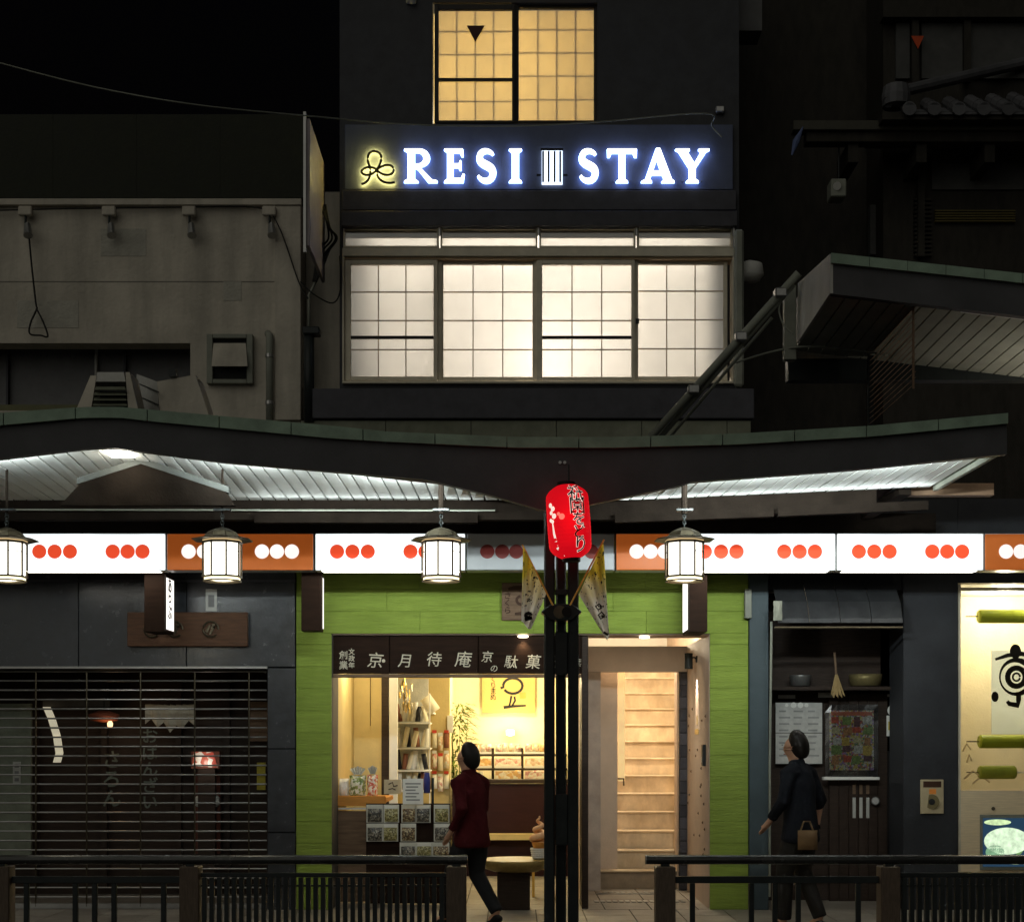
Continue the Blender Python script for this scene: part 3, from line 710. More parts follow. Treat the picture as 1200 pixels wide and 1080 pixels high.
for a, b in ((404, 512), (518, 628), (634, 743), (749, 857)):
    tr = MB().pbox(a - 2, b + 2, 265.2, 267.5, 13.97, 14.1).pbox(a - 2, b + 2, 288, 290, 13.97, 14.1).pbox(a - 2, a, 267.5, 288, 13.97, 14.1).pbox(b, b + 2, 267.5, 288, 13.97, 14.1).build("transom_window", M_alu, cb)
    box("pane", M_glass, tr, a, b, 267.5, 288, 14.0, 14.005)
    box("blind", mat("transom_blind", (.62, .52, .42), .7, var=.05), tr, a, b, 267.5, 279, 14.04, 14.05)
    box("paper", M_paper, tr, a - 1, b + 1, 276, 289, 14.06, 14.064)
    box("catch", M_steel, cb, b + 1.5, b + 4.5, 264, 276, 13.94, 13.968, .005)
# third-floor window
top_rows = (37, 64.5, 119.5)
shoji(cb, 514, 600, 11, 141, 4, (38, 65, 119.5), 13.99, M_paper_y, M_dframe, M_shojiwood, bar=93, kw=.55, sash=(5, 3.4, 6, 3.4))
shoji(cb, 608, 696, 9, 141, 4, (36, 63, 90, 117.5), 14.05, M_paper_y, M_dframe, M_shojiwood, kw=.55, sash=(4, 4, 5, 3.4))
tri = MB().prism([(X(547), Z(31)), (X(568), Z(31)), (X(557), Z(50))], Y(13.985), Y(13.99))
tri.build("triangle_sticker", mat("dark_sticker", (.06, .02, .02), .5), cb)
tag(MB().lathe([(.02, 0), (.10, .01), (.135, .06), (.12, .16), (.02, .2)], (X(879), 0.02, Z(329)), 20).build("vent_hood", M_offwhite, smooth=True), "pale rounded vent hood at the dark building's right edge", "vent hood")
tag(MB().lathe([(.01, 0), (.05, .01), (.05, .05), (.03, .08), (.005, .085)], (X(482), -0.03, Z(6)), 14).build("porch_light", M_offwhite, smooth=True), "small unlit round fitting left of the yellow window", "light fitting")

# ------------------------------------------------------------------ RESI STAY sign
M_let = glow("letter_face", (.90, .95, 1.0), 3.2, .04)
M_letside = glow("letter_glow", (.25, .40, 1.0), 9.0, .04)
sg = thing("facade_sign", "white glowing capital letters and knot emblem on the dark facade", "sign", (X(625), -0.05, Z(214)))
def serif_stem(x, w, h=1.0, s=.075, t=.07):
    return [(x - w/2 - s, 0), (x + w/2 + s, 0), (x + w/2 + s, t*.7), (x + w/2, t*1.6), (x + w/2, h - t*1.6), (x + w/2 + s, h - t*.7), (x + w/2 + s, h), (x - w/2 - s, h), (x - w/2 - s, h - t*.7), (x - w/2, h - t*1.6), (x - w/2, t*1.6), (x - w/2 - s, t*.7)]
def L_I(): return [serif_stem(.2, .2)]
def L_T(): return [[(.27, 0), (.63, 0), (.63, .05), (.55, .10), (.55, .86), (.74, .86), (.79, .74), (.87, .74), (.88, 1), (.02, 1), (.03, .74), (.11, .74), (.16, .86), (.35, .86), (.35, .10), (.27, .05)]]
def L_E(): return [[(0, 0), (.60, 0), (.64, .27), (.56, .27), (.50, .14), (.30, .14), (.30, .44), (.44, .44), (.47, .36), (.54, .36), (.54, .66), (.47, .66), (.44, .57), (.30, .57), (.30, .87), (.48, .87), (.53, .76), (.60, .76), (.59, 1), (0, 1), (0, .95), (.09, .89), (.09, .11), (0, .05)]]
def L_R():
    bowl = arc(.40, .73, .27, .27, 90, -90, 14)
    return [[(0, 1)] + bowl + [(.44, .44), (.72, .10), (.86, .07), (.86, 0), (.62, 0), (.36, .38), (.29, .42), (.29, .11), (.38, .05), (.38, 0), (0, 0), (0, .05), (.09, .11), (.09, .89), (0, .95)],
            [(.29, .88)] + arc(.36, .72, .13, .16, 90, -90, 8) + [(.29, .56)]]
def L_A(): return [[(0, 0), (.33, 0), (.33, .05), (.27, .10), (.31, .22), (.60, .22), (.65, .10), (.58, .05), (.58, 0), (.97, 0), (.97, .05), (.90, .10), (.56, 1.02), (.42, 1.02), (.11, .10), (0, .05)], [(.36, .36), (.45, .64), (.545, .36)]]
def L_Y(): return [[(.27, 0), (.63, 0), (.63, .05), (.55, .11), (.55, .44), (.83, .90), (.92, .95), (.92, 1), (.60, 1), (.60, .95), (.66, .90), (.50, .60), (.33, .90), (.39, .95), (.39, 1), (-.02, 1), (-.02, .95), (.07, .90), (.35, .42), (.35, .11), (.27, .05)]]
def L_S():
    c = bez((.52, .82), (.40, 1.0), (.06, .97), (.10, .70), 10) + bez((.10, .70), (.14, .50), (.56, .52), (.50, .25), 12)[1:] + bez((.50, .25), (.44, -.02), (.14, .02), (.05, .22), 10)[1:]
    n = len(c); w = [.045 + .075 * math.sin(PI * i / (n - 1)) for i in range(n)]
    return [ribbon(c, w)]
LET = dict(R=L_R, E=L_E, S=L_S, I=L_I, T=L_T, A=L_A, Y=L_Y)
H = 40 / F * 13.9
for ch, px0, px1 in (("R", 473, 513), ("E", 520, 545), ("S", 558, 582), ("I", 596, 612), ("S", 678, 702), ("T", 711, 747), ("A", 751, 791), ("Y", 791, 832)):
    pol = LET[ch](); xs_ = [x for p in pol for x, _ in p]; w0, w1 = min(xs_), max(xs_)
    wd = (px1 - px0) / F * 13.9; s = wd / (w1 - w0)
    pol = [[((x - w0) * s, y * H) for x, y in p] for p in pol]
    at = Vector((X(px0, 13.9), Y(13.9), Z(214, 13.9)))
    le = shape("letter", pol, at, M_let, sg, ext=.012, bevel=.004, offset=-.0105)
    le['label'] = "glowing white capital letter " + ch
    shape("letter_back", pol, (at.x, Y(13.925), at.z), M_letside, le, ext=.004, bevel=.002, offset=-.004)
    for fx in (.25, .75):
        p = Vector((at.x + wd * fx, 0, at.z + H * .08))
        MB().tube([(p.x, Y(13.926), p.z), (p.x, Y(13.956), p.z)], .005, 6).build("fixing_pin", M_steel, le)
# emblem of four upright bars on a bright plate
box("backlit_plate", glow("plate_glow", (.66, .78, 1.0), 3.0), sg, 635, 659, 175, 216, 13.93, 13.945)
for px in (636.5, 643, 650, 656.5):
    box("upright_bar", M_black, sg, px - 1.2, px + 1.2, 177, 213, 13.895, 13.912, .002)
box("cross_bar", M_black, sg, 633.5, 660, 173.5, 176, 13.893, 13.911, .002)
box("side_tab", M_black, sg, 629, 634, 204, 206, 13.9, 13.915); box("side_tab", M_black, sg, 660, 665, 204, 206, 13.9, 13.915)
# knot emblem: dark line with a yellow light behind it
K = 1 / 5.217
def kp(x, y): return (410 + x * K, 160 + y * K)
kn = [kp(*p) for p in bez((70, 292), (120, 285), (135, 225), (120, 180), 8)] + [kp(*p) for p in bez((120, 180), (95, 130), (115, 88), (150, 90), 8)][1:] + [kp(*p) for p in bez((150, 90), (205, 95), (200, 150), (170, 195), 8)][1:] + [kp(*p) for p in bez((170, 195), (150, 250), (200, 300), (275, 280), 8)][1:]
kn2 = [kp(*p) for p in bez((70, 215), (85, 185), (130, 180), (160, 200), 8)] + [kp(*p) for p in bez((160, 200), (200, 250), (265, 245), (268, 205), 8)][1:] + [kp(*p) for p in bez((268, 205), (265, 165), (205, 165), (165, 205), 8)][1:] + [kp(*p) for p in bez((165, 205), (130, 245), (85, 245), (70, 215), 8)][1:]
for i, path in enumerate((kn, kn2)):
    MB().tube([W(px, py, 13.885 + .006 * i) for px, py in path], .0125, 8).build("knot_line", mat("knot_metal", (.02, .017, .01), .4), sg, smooth=True)
    MB().tube([W(px, py, 13.93 + .004 * i) for px, py in path], .010, 8).build("knot_backlight", glow("knot_glow", (1.0, .80, .20), 40), sg, smooth=True)

# ------------------------------------------------------------------ green cladding
gl = Z(742)                                                    # underside of the lintel
MB().box(X(347), X(389), 0.03, 0.5, 0.0, gl).box(X(833), X(877), 0.03, 0.5, 0.0, gl).box(X(347), X(877), 0.03, 0.5, gl, 4.40).build("shop_wall", M_joint, cb)
shopwall = [o for o in cb.children if o.name.startswith("shop_wall")][0]
CH = .212
def clad(x0, x1, z0, z1, nm="cladding_block"):
    MB().box(x0 + .0008, x1 - .0008, random.uniform(-.002, .001), 0.029, z0 + .0008, z1 - .0008).build(nm, M_green, shopwall, bevel=.0025)
def course(x0, x1, z, zt):
    if zt - z < .03: return
    n = max(1, round((x1 - x0) / 1.15)); off = random.uniform(-.25, .25)
    cuts = [x0] + [x0 + (x1 - x0) * (i + off * (n > 1)) / n for i in range(1, n)] + [x1]
    for a, b in zip(cuts[:-1], cuts[1:]): clad(a, b, z, zt)
z = 0.0
while z < gl - .01:
    zt = min(z + CH, gl)
    course(X(347), X(388.5), z, zt); course(X(832), X(877), z, zt); z = zt
z = gl
while z < 3.66:
    course(X(347), X(877), z, min(z + CH, 3.66)); z += CH
# return of the lintel and pillar into the openings
box("lintel_soffit", M_beige, cb, 389, 832, 741.6, 743.4, 14.035, 14.5)

# ------------------------------------------------------------------ stair entrance
ex0, ex1 = X(690), X(831.5)
D2 = 15.85
fl0 = struct(MB().box(X(347), X(877), 0.0, 6.4, -0.12, -0.010).build("shop_floor", M_joint))
for j in range(9):
    for i in range(-4, 5):
        cx = .22 + i * TS
        if cx - TS / 2 < X(347) or cx + TS / 2 > X(877) + .15: continue
        place("floor_tile", tm, (cx, .235 + j * TS, random.uniform(-.001, .001)), fl0)
MB().box(ex1, ex1 + .03, 0.035, 1.85, 0, gl).build("entrance_side_wall", M_beige, cb)
for i in range(26):                                            # small stones set in the plaster
    yy, zz = random.uniform(.2, 1.7), random.uniform(.1, 2.0)
    MB().lathe([(.002, -.014), (.010, -.006), (.012, .004), (.003, .014)], (ex1 - .002, yy, zz), 6).build("pebble", mat("brown_pebble", (.16, .10, .06), .5), cb)
header = MB().box(ex0, ex1, 1.85, 1.95, Z(787, D2), gl).build("entrance_header", mat("pinkish_panel", (.80, .70, .64), .6, var=.06), cb)
MB().box(X(795, D2), X(805.5, D2), 1.80, 1.849, 0.0, Z(787, D2)).build("stone_strip", M_stone, cb)
for i in range(18):
    z0 = .02 + i * .13
    MB().box(X(796, D2), X(804.5, D2), 1.785 + random.uniform(-.004, .004), 1.80, z0, z0 + .122).build("slate_piece", mat("slate", (.07, .07, .085), .4, rnd=.4, bump=.5, bscale=30), cb, bevel=.005)
MB().box(X(805.5, D2), ex1, 1.85, 1.95, 0.0, Z(787, D2)).build("entrance_jamb", M_beige, cb)
MB().box(ex0, X(703.5, D2), 1.80, 1.95, 0.0, Z(787, D2)).build("entrance_jamb", mat("grey_beige_jamb", (.42, .36, .32), .6), cb)
sx0, sx1 = X(704, D2), X(795, D2)
# stair flight
st_ = thing("stair_flight", "pale stone stairs climbing between walls behind the entrance", "stairs", ((sx0 + sx1) / 2, 2.0, 0))
RH, TD = .203, .25
xl = X(733, 16.3); wl_, wr_ = .80, 2.16                        # the stairwell is wider than its opening
for n in range(14):
    y0 = 2.0 + n * TD; z1 = (n + 1) * RH
    a = sx0 + .002 if n == 0 else wl_ + .002
    s_ = MB().box(a, (sx1 if n == 0 else wr_) - .002, y0, y0 + TD + .02 if n < 13 else y0 + 1.2, max(0, z1 - RH - .02) if n else 0, z1 - .021).build("riser", M_marble if n else mat("dark_step", (.30, .23, .16), .4, var=.25, scale=6), st_)  # lowest riser gets a darker tone than the rest
    MB().box(a, (sx1 if n == 0 else wr_) - .002, y0 - .030, y0 + TD - .003 if n < 13 else y0 + 1.2, z1 - .020, z1).build("tread", M_marble, st_, bevel=.005)
MB().box(sx0, X(723.5, 16.15), 2.0 + .15, 2.0 + TD - .024, RH, Z(780, D2)).build("stair_wall", M_beige, cb)
MB().box(wl_ - .05, wl_, 2.0 + TD, 6.3, RH, 5.0).build("stair_wall", M_beige, cb)
MB().box(wr_, wr_ + .05, 1.952, 6.3, 0, 5.0).build("stair_wall", M_beige, cb)
MB().box(sx0 - .05, sx0, 1.952, 2.0 + TD, 0, 2.6).build("stair_wall", M_beige, cb)
MB().box(sx1, wr_, 1.952, 2.0 + TD, 0, 2.6).build("stair_wall", M_beige, cb)
MB().box(wl_, wr_, 6.302, 6.38, 0, 5.0).build("stair_end_wall", M_white, cb)
MB().box(wl_, wr_, 3.2, 6.3, 4.9, 5.0).build("stair_ceiling", M_white, cb)
MB().box(wl_, wr_, 1.952, 3.2, 2.95, 3.05).build("stair_ceiling", M_white, cb)
hr = thing("stair_handrail", "honey-coloured upright wooden grab rail with an added glow at the stairs' left edge", "handrail", (X(728.5, 16.2), 2.2, 1.1))
MB().box(X(724.3, 16.15), X(732.5, 16.15), 2.15, 2.19, Z(915, 16.15), Z(779, D2)).build("rail", mat("lit_honey_rail", (.85, .62, .3), .4, emit=(1, .68, .3), emit_s=.55), hr, bevel=.006)  # wood given its own glow so that it looks lit
MB().tube([W(724, 912, 16.13), W(731, 912, 16.13), W(731, 920, 16.13)], .010, 8).build("rail_bracket", M_bronze, hr)
sl = thing("stair_lamp", "hidden warm ceiling lamp lighting the stair flight", "lamp", ((xl + sx1) / 2, 2.8, 2.93))
MB().lathe([(.06, 0), (.07, .01), (.07, .03), (.06, .04)], (1.5, 2.9, 2.905), 16).build("diffuser", glow("stair_lamp_glow", (1, .8, .5), 8), sl)
lamp('POINT', sl, (1.5, 2.9, 2.80), 72, (1.0, .84, .58), .07)
lamp('POINT', sl, (1.5, 4.3, 3.9), 92, (1.0, .84, .58), .10)
# wall sconce and fittings on the side wall
ws = thing("wall_lamp", "black cylinder wall lamp shining down the entrance's plaster wall", "lamp", (ex1, .95, Z(775, 15)))
pz = Z(772, 14.95)
MB().tube([(ex1 - .085, .95, pz - .10), (ex1 - .085, .95, pz + .06)], .042, 16).build("lamp_body", M_blackmetal, ws, smooth=False)
MB().tube([(ex1 - .085, .95, pz), (ex1 - .03, .95, pz + .02), (ex1, .95, pz)], .009, 8).build("arm", M_blackmetal, ws)
MB().tube([(ex1 - .012, .95, pz), (ex1, .95, pz)], .035, 14).build("wall_plate", M_blackmetal, ws)
lamp('SPOT', ws, (ex1 - .085, .95, pz - .105), 40, (1.0, .86, .66), .02, look=(.34, 0, -1), spot=50, blend=.7)
ic = thing("intercom", "small black intercom on the entrance's plaster wall", "intercom", (ex1, .32, Z(885, 14.3)))
MB().box(ex1 - .035, ex1, .26, .36, Z(897, 14.3), Z(872, 14.3)).build("housing", M_blackmetal, ic, bevel=.004)
MB().box(ex1 - .04, ex1 - .0352, .28, .34, Z(893, 14.3), Z(887, 14.3)).build("button", M_steel, ic)
nm = thing("house_plate", "small gold lettering plate on the entrance wall below the lamp", "plate", (ex1, .9, Z(858, 14.9)))
for i, (yy, hh) in enumerate(((.80, .05), (.86, .06), (.92, .045), (.98, .055), (1.04, .05))):
    MB().box(ex1 - .008, ex1 - .001, yy, yy + .035, Z(860, 14.9), Z(860, 14.9) + hh).build("raised_mark", M_gold, nm)
MB().box(ex1 - .008, ex1 - .001, .9, .915, Z(849, 14.9), Z(838, 14.9)).build("raised_mark", M_gold, nm)
# drain grating and flat steel bars in the entrance floor
gr = thing("floor_grating", "pale slotted floor grating in front of the stairs", "grating", (X(735, 15), 1.3, 0))
for i in range(13):
    x = X(703, 15.2) + i * .062
    MB().box(x, x + .04, 1.45, 1.62, .0015, .008).build("grate_bar", M_steel, gr)
for i in range(15):
    x = X(697, 14.6) + i * .062
    MB().box(x, x + .045, .62, .80, .0015, .008).build("grate_bar", M_steel, gr)
MB().box(X(700, 15.2), X(790, 15.2), 1.40, 1.44, .0015, .007).build("grate_rim", M_steel, gr)
# dividing post between shop and entrance
MB().box(X(682), ex0 - .001, .06, .5, 0, gl - .02).build("dividing_post", M_darkwood, cb, bevel=.006)
MB().box(X(684), ex0, .501, 1.849, 0, gl - .02).build("dividing_wall", M_beige, cb)
# downlights in the lintel
for px, lab, e in ((613, "small round downlight above the dark shop signboard", 5), (757, "small round downlight over the stair entrance", 22)):
    t = thing("downlight", lab, "lamp", (X(px), .2, gl - .02))
    MB().lathe([(.045, 0), (.05, .004), (.05, .014), (.045, .018)], (X(px), .16 if px > 700 else .05, gl - .034), 16).build("lens", glow("downlight_lens", (1, .9, .7), 6), t)
    lamp('SPOT', t, (X(px) , .16 if px > 700 else .055, gl - .05), e, (1.0, .80, .5), .03, look=(.05, 1.0 if px > 700 else .3, -1), spot=110 if px > 700 else 95, blend=.8)

# ================================================================== SWEET SHOP INTERIOR
wl = X(388.5)
MB().box(wl - .1, wl, 0.5, 2.0, 0, 2.66).build("interior_side_wall", M_tan, cb)
MB().box(wl, X(447, 16), 2.0, 2.08, 0, 2.66).build("interior_partition", M_tan, cb)
MB().box(X(447, 15.95), X(455.5, 15.95), 1.95, 2.06, 0, 2.66).build("interior_post", M_darkwood, cb, bevel=.004)
MB().box(X(456, 15.9), X(465.5, 15.9), 1.9, 2.0, 0, 2.66).build("interior_post", M_white, cb, bevel=.004)
MB().box(X(440, 17.6), X(527, 17.6), 3.6, 3.7, 0, 2.66).build("interior_wall", M_tan, cb)
MB().box(X(527, 17.6) - .08, X(527, 17.6), 3.702, 5.0, 0, 2.66).build("interior_wall", M_cream, cb)
MB().box(X(520, 19), X(700, 19), 5.0, 5.1, 0, 2.66).build("interior_back_wall", M_cream, cb)
MB().box(X(684), X(684) + .05, 1.85, 5.0, 0, 2.66).build("interior_side_wall", M_cream, cb)
MB().box(wl - .1, X(690), 0.5, 5.1, 2.661, 2.74).build("interior_ceiling", M_white, cb)
MB().box(X(452, 17.6), X(456, 17.6), 2.1, 3.6, 0, 2.66).build("interior_wall", M_tan, cb)
box("switch_panel", M_cardwhite, cb, 524, 531, 838, 858, 17.55, 17.59, .004)
MB().tube([W(434, 792, 15.95), W(434, 850, 15.95)], .004, 6).build("door_cord", M_darkwood, cb)
for x, y, e, lab in ((X(430, 15), 1.1, 26, "round ceiling lamp over the sweet shop's left counter"), (X(590, 16.5), 2.3, 44, "round ceiling lamp in the middle of the sweet shop"), (X(600, 18), 3.9, 75, "round ceiling lamp before the sweet shop's back wall")):
    t = thing("ceiling_lamp", lab, "lamp", (x, y, 2.66))
    MB().lathe([(.10, 0), (.14, .01), (.15, .04), (.14, .059)], (x, y, 2.60), 20).build("diffuser", glow("shop_lamp_glow", (1, .82, .48), 5), t)
    lamp('POINT', t, (x, y, 2.5), e, (1.0, .83, .48), .10)
p = W(598, 858, 18.75)
t = thing("shelf_lamp", "bright little lamp behind the sweets against the yellow back wall", "lamp", p)
MB().lathe([(.02, 0), (.05, .01), (.05, .07), (.02, .08)], p - Vector((0, 0, .04)), 14).build("bulb", glow("shelf_lamp_glow", (1, .86, .55), 10), t, smooth=True)
lamp('POINT', t, p + Vector((0, -.10, .02)), 16, (1.0, .84, .52), .05)

# dark signboard of three boards with brush lettering
sb = thing("shop_signboard", "dark wooden signboard with white brush lettering above the sweet shop opening", "signboard", W(535, 790, 14.06))
box("back_plate", M_boardwood, sb, 389.5, 688, 744.5, 789, 14.141, 14.16)
for a, b in ((389.5, 456), (457, 560), (561, 688)):
    box("board", M_boardwood, sb, a, b, 744.5, 789, 14.10, 14.14, .003)
box("bottom_rail", M_oldwood, sb, 389.5, 688, 789.4, 793.5, 14.08, 14.15, .003)
d = 14.095
for s, px, py, sz, off in (("京", 440, 773, .185, .004), ("月", 474, 774, .165, .004), ("待", 509, 772, .175, .004), ("庵", 543, 772, .19, .004), ("京", 571, 769, .135, .004), ("の", 579, 783, .09, .003), ("駄", 599, 775, .155, .004), ("菓", 625, 775, .17, .006), ("子", 652, 775, .16, .005), ("屋", 680, 778, .13, .003)):
    write("brush_character", s, sz * .86, W(px, py, d), M_brush, sb, .002, .0004, shear=.12, rough=0, tilt=-.05)
write("brush_character", "・", .12, W(449.5, 774, d), M_brush, sb, .002, .004)
write("brush_character", "創業", .085, W(402.5, 773, d), M_brush, sb, .002, .001, vertical=True, line=1.15, rough=.002)
write("brush_character", "文政年", .062, W(412, 771, d), M_brush, sb, .002, .001, vertical=True, line=1.05, rough=.002)

# little wooden plaque on the green wall
pq = thing("wooden_plaque", "small wooden plaque with dark brush marks on the green wall", "plaque", W(606, 727, 13.96))
box("board", M_oldwood, pq, 588, 624, 682.5, 726.5, 13.965, 13.992, .004)
shape("brush_mark", [ribbon([(-.085, .0), (-.03, .012), (.07, .012), (.1, .0)], [.012, .02, .022, .012])], W(606, 690, 13.962), M_brown_print, pq, .001)
shape("brush_mark", [ribbon(arc(0, 0, .045, .04, 100, 430, 18), .013)], W(611, 703, 13.962), M_brown_print, pq, .001)
shape("brush_mark", [ribbon([(-.03, 0), (.05, .005)], [.012, .018])], W(607, 719, 13.962), M_brown_print, pq, .001)
write("brush_mark", "さくら", .075, W(595, 706, 13.962), M_brown_print, pq, .001, .001, vertical=True, line=.95, rough=.003)

# hanging cloth scroll with brush figure on the back wall
hs = thing("cloth_banner", "cream cloth banner with black brush lettering on the shop's back wall", "banner", W(595, 836, 18.9))
box("cloth", mat("cream_cloth", (.50, .34, .12), .8, var=.06, scale=3), hs, 565, 627, 774, 835, 18.90, 18.915)
q = W(601, 806, 18.895); u = 1 / 90
for path, wd in (([(-.16, .0)] + arc(0, .03, .125, .10, 190, -150, 18), .016), ([(-.02, -.10), (-.03, -.17), (-.05, -.24)], .012), ([(.02, -.11), (.03, -.16), (-.01, -.23)], .012), ([(-.12, -.25), (0, -.235), (.17, -.225)], [.02, .016, .010]), ([(-.12, .15), (.0, .165), (.12, .155)], .014)):
    shape("brush_stroke", [ribbon(path, wd)], q, M_black, hs, .001)
write("brush_stroke", "くりまめ", .09, W(578, 806, 18.895), M_black, hs, .001, 0, vertical=True, line=.85, rough=.004)
box("seal", mat("orange_seal", (.8, .28, .06), .6), hs, 609, 616, 811, 818, 18.893, 18.899)

# back shelves with trays of sweets
ds = thing("display_shelf", "dark tiered shelf unit against the shop's yellow back wall", "shelf", W(600, 915, 18.2))
for i, (py, dd) in enumerate(((916, 17.9), (901, 18.1), (884.5, 18.3))):
    box("shelf_board", M_darkwood, ds, 543, 690, py - 1.3, py + 1.3, dd, dd + .40)
for px in (546, 577.5, 612, 660):
    box("upright", M_darkwood, ds, px - 1.5, px + 1.5, 876, 914.6, 18.32, 18.42)
SW = [speckle("wrapped_sweets_pale", [(.85, .72, .5), (.9, .8, .6), (.75, .5, .3), (.9, .86, .75), (.8, .6, .42)], 28), speckle("wrapped_sweets_amber", [(.8, .5, .2), (.9, .72, .45), (.7, .42, .2), (.92, .85, .7)], 24), speckle("wrapped_sweets_pink", [(.85, .6, .5), (.9, .8, .7), (.7, .35, .3), (.92, .85, .72)], 30)]
rowname = ("lowest", "middle", "top"); od_ = ("left", "middle one", "right")
coln = ("at the shelf's left end", "in the middle of the shelf", "at the shelf's right end")
def pillow(x0, x1, y0, y1, z0, z1, n=4, puff=.5):
    """soft bag: box whose faces swell"""
    mb = MB(); vs = []; fs = []
    for s in (0, 1):
        for j in range(n + 1):
            for i in range(n + 1):
                u_, v_ = i / n, j / n
                sw_ = (math.sin(PI * u_) * math.sin(PI * v_)) ** puff
                ym = (y0 + y1) / 2; hy = (y1 - y0) / 2
                vs.append((x0 + (x1 - x0) * u_ + random.uniform(-.002, .002), ym + (-1 if s == 0 else 1) * hy * sw_, z0 + (z1 - z0) * v_))
    m_ = (n + 1) ** 2
    for s in (0, 1):
        for j in range(n):
            for i in range(n):
                a = s * m_ + j * (n + 1) + i
                f = (a, a + 1, a + n + 2, a + n + 1)
                fs.append(f if s == 0 else tuple(reversed(f)))
    return mb.add(vs, fs)
for r, (py, dd, hpx) in enumerate(((914.6, 17.9, 12.5), (899.6, 18.1, 12.5), (883, 18.3, 13))):
    for c_, (a, b) in enumerate(((549, 576), (580, 611), (615, 650))):
        if r == 0 and c_ == 0: a = 553; b = 567
        t = thing("sweets_tray", "tray of paper-wrapped sweets on the %s tier, %s" % (rowname[r], coln[c_]), "tray", W((a + b) / 2, py, dd), "sweets trays on the back shelves")
        box("tray", M_cardwhite, t, a, b, py - 2.5, py, dd + .01, dd + .3)
        if r != 2: box("box_front", SW[(r + c_) % 3], t, a + .6, b - .6, py - 11.5, py - 2.7, dd + .012, dd + .022)
        nn = 4
        for i in range(nn):
            x0 = X(a + (b - a) * i / nn, dd) + .003; x1 = X(a + (b - a) * (i + 1) / nn, dd) - .003
            pillow(x0, x1, Y(dd) + .03, Y(dd) + .12, Z(py - 2.4, dd), Z(py - hpx + random.uniform(0, 2), dd)).build("wrapped_sweet", random.choice(SW), t, smooth=True)
# counter in front of the shelves
ct = thing("shop_counter", "dark red-brown wooden counter below the sweets shelves", "counter", W(600, 1000, 17.5))
box("front_panel", mat("dark_lacquer", (.030, .010, .009), .35, var=.25, scale=4, stretch=(1, 4, 8)), ct, 530, 692, 918, 1026, 17.5, 17.56)
box("counter_top", M_darkwood, ct, 528, 694, 913, 917.6, 17.46, 17.85, .004)
box("plinth_ledge", M_tan, ct, 545, 650, 977, 984, 17.28, 17.498, .004)
# bamboo plant in the corner
bp = thing("bamboo_plant", "feathery green bamboo plant in the corner by the back wall", "plant", W(537, 1005, 18.3))
base = W(537, 1008, 18.3); base.z = 0
MB().lathe([(.10, 0), (.13, .02), (.15, .28), (.14, .30), (.02, .29)], base, 18).build("pot", M_oldwood, bp, smooth=True)
for k in range(5):
    a = random.uniform(0, 6.28); top = base + Vector((.12 * math.cos(a), .1 * math.sin(a), random.uniform(1.7, 2.05)))
    MB().tube([base + Vector((.04 * math.cos(a), .04 * math.sin(a), .28)), base.lerp(top, .6) + Vector((0, 0, .1)), top], [.008, .007, .003], 6).build("stem", M_leaf, bp)
def leaf(mb, p, dr, ln, w):
    dr = dr.normalized(); sd_ = dr.cross(Vector((0, 0, 1))); sd_ = sd_.normalized() if sd_.length > .01 else Vector((1, 0, 0))
    q1 = p + dr * ln * .45 + Vector((0, 0, -.01)); q2 = p + dr * ln + Vector((0, 0, -ln * .35))
    mb.add([p, q1 + sd_ * w, q2, q1 - sd_ * w, q1 + Vector((0, 0, .006))], [(0, 1, 4), (1, 2, 4), (2, 3, 4), (3, 0, 4)])
mb = MB()
for k in range(420):
    a = random.uniform(0, 6.28); z = random.uniform(.8, 2.1); r = random.uniform(.02, .17)
    leaf(mb, base + Vector((r * math.cos(a), r * math.sin(a), z)), Vector((math.cos(a), math.sin(a), random.uniform(-.3, .5))), random.uniform(.10, .19), random.uniform(.010, .018))
mb.build("foliage", M_leaf, bp)['kind'] = "stuff"

# rack of packets on the tan wall
pr = thing("packet_rack", "white wire rack stacked with pale snack packets on the left", "rack", W(490, 1000, 16.6))
box("back_board", M_offwhite, pr, 466, 502, 795, 925, 16.95, 16.98)
for py in (846, 876, 902, 926):
    box("rack_shelf", M_white, pr, 464, 504, py, py + 1.6, 16.55, 16.94)
for px in (464.5, 503.5):
    box("rack_upright", M_white, pr, px - .6, px + .6, 812, 1010, 16.56, 16.60)
SN = [mat("cream_wrapper", (.85, .78, .6), .35, var=.1), mat("white_wrapper", (.86, .84, .78), .3, var=.08), mat("brown_wrapper", (.24, .10, .06), .35, var=.2), mat("black_wrapper", (.03, .03, .035), .3)]
tn = ("top", "second", "third", "lowest")
for r, py in enumerate((845.5, 875.5, 901.5, 925.5)):
    for i in range(7):
        a = 466 + i * 5.2
        tilt = random.uniform(-.25, .3)
        me = pillow(-.028, .028, -.05, .05, 0, random.uniform(.17, .24), 4, .4)
        cx, cy, cz = X(a + 2.6, 16.7), Y(16.7) + random.uniform(-.06, .06), Z(py, 16.7) + .004
        me.v = [(cx + x * math.cos(tilt) + z * math.sin(tilt), cy + y, cz + max(0, z * math.cos(tilt) - x * math.sin(tilt))) for x, y, z in me.v]
        m_ = SN[2] if (i + r * 3) % 7 == 0 else SN[3] if (i + r * 2) % 6 == 4 else SN[(i + r) % 2]
        o = me.build("snack_packet", m_, smooth=True)
        tag(o, "%s snack packet, %s from the left on the wire rack's %s tier" % (m_.name.split("_")[0], ("first", "second", "third", "fourth", "fifth", "sixth", "seventh")[i], tn[r]), "packet", "snack packets on the rack")
o = pillow(-.10, .10, -.05, .05, -.07, .07, 4, .4); c0 = W(504, 825, 16.7); an = -.95
o.v = [(c0.x + x * math.cos(an) - z * math.sin(an), c0.y + y, c0.z + x * math.sin(an) + z * math.cos(an)) for x, y, z in o.v]
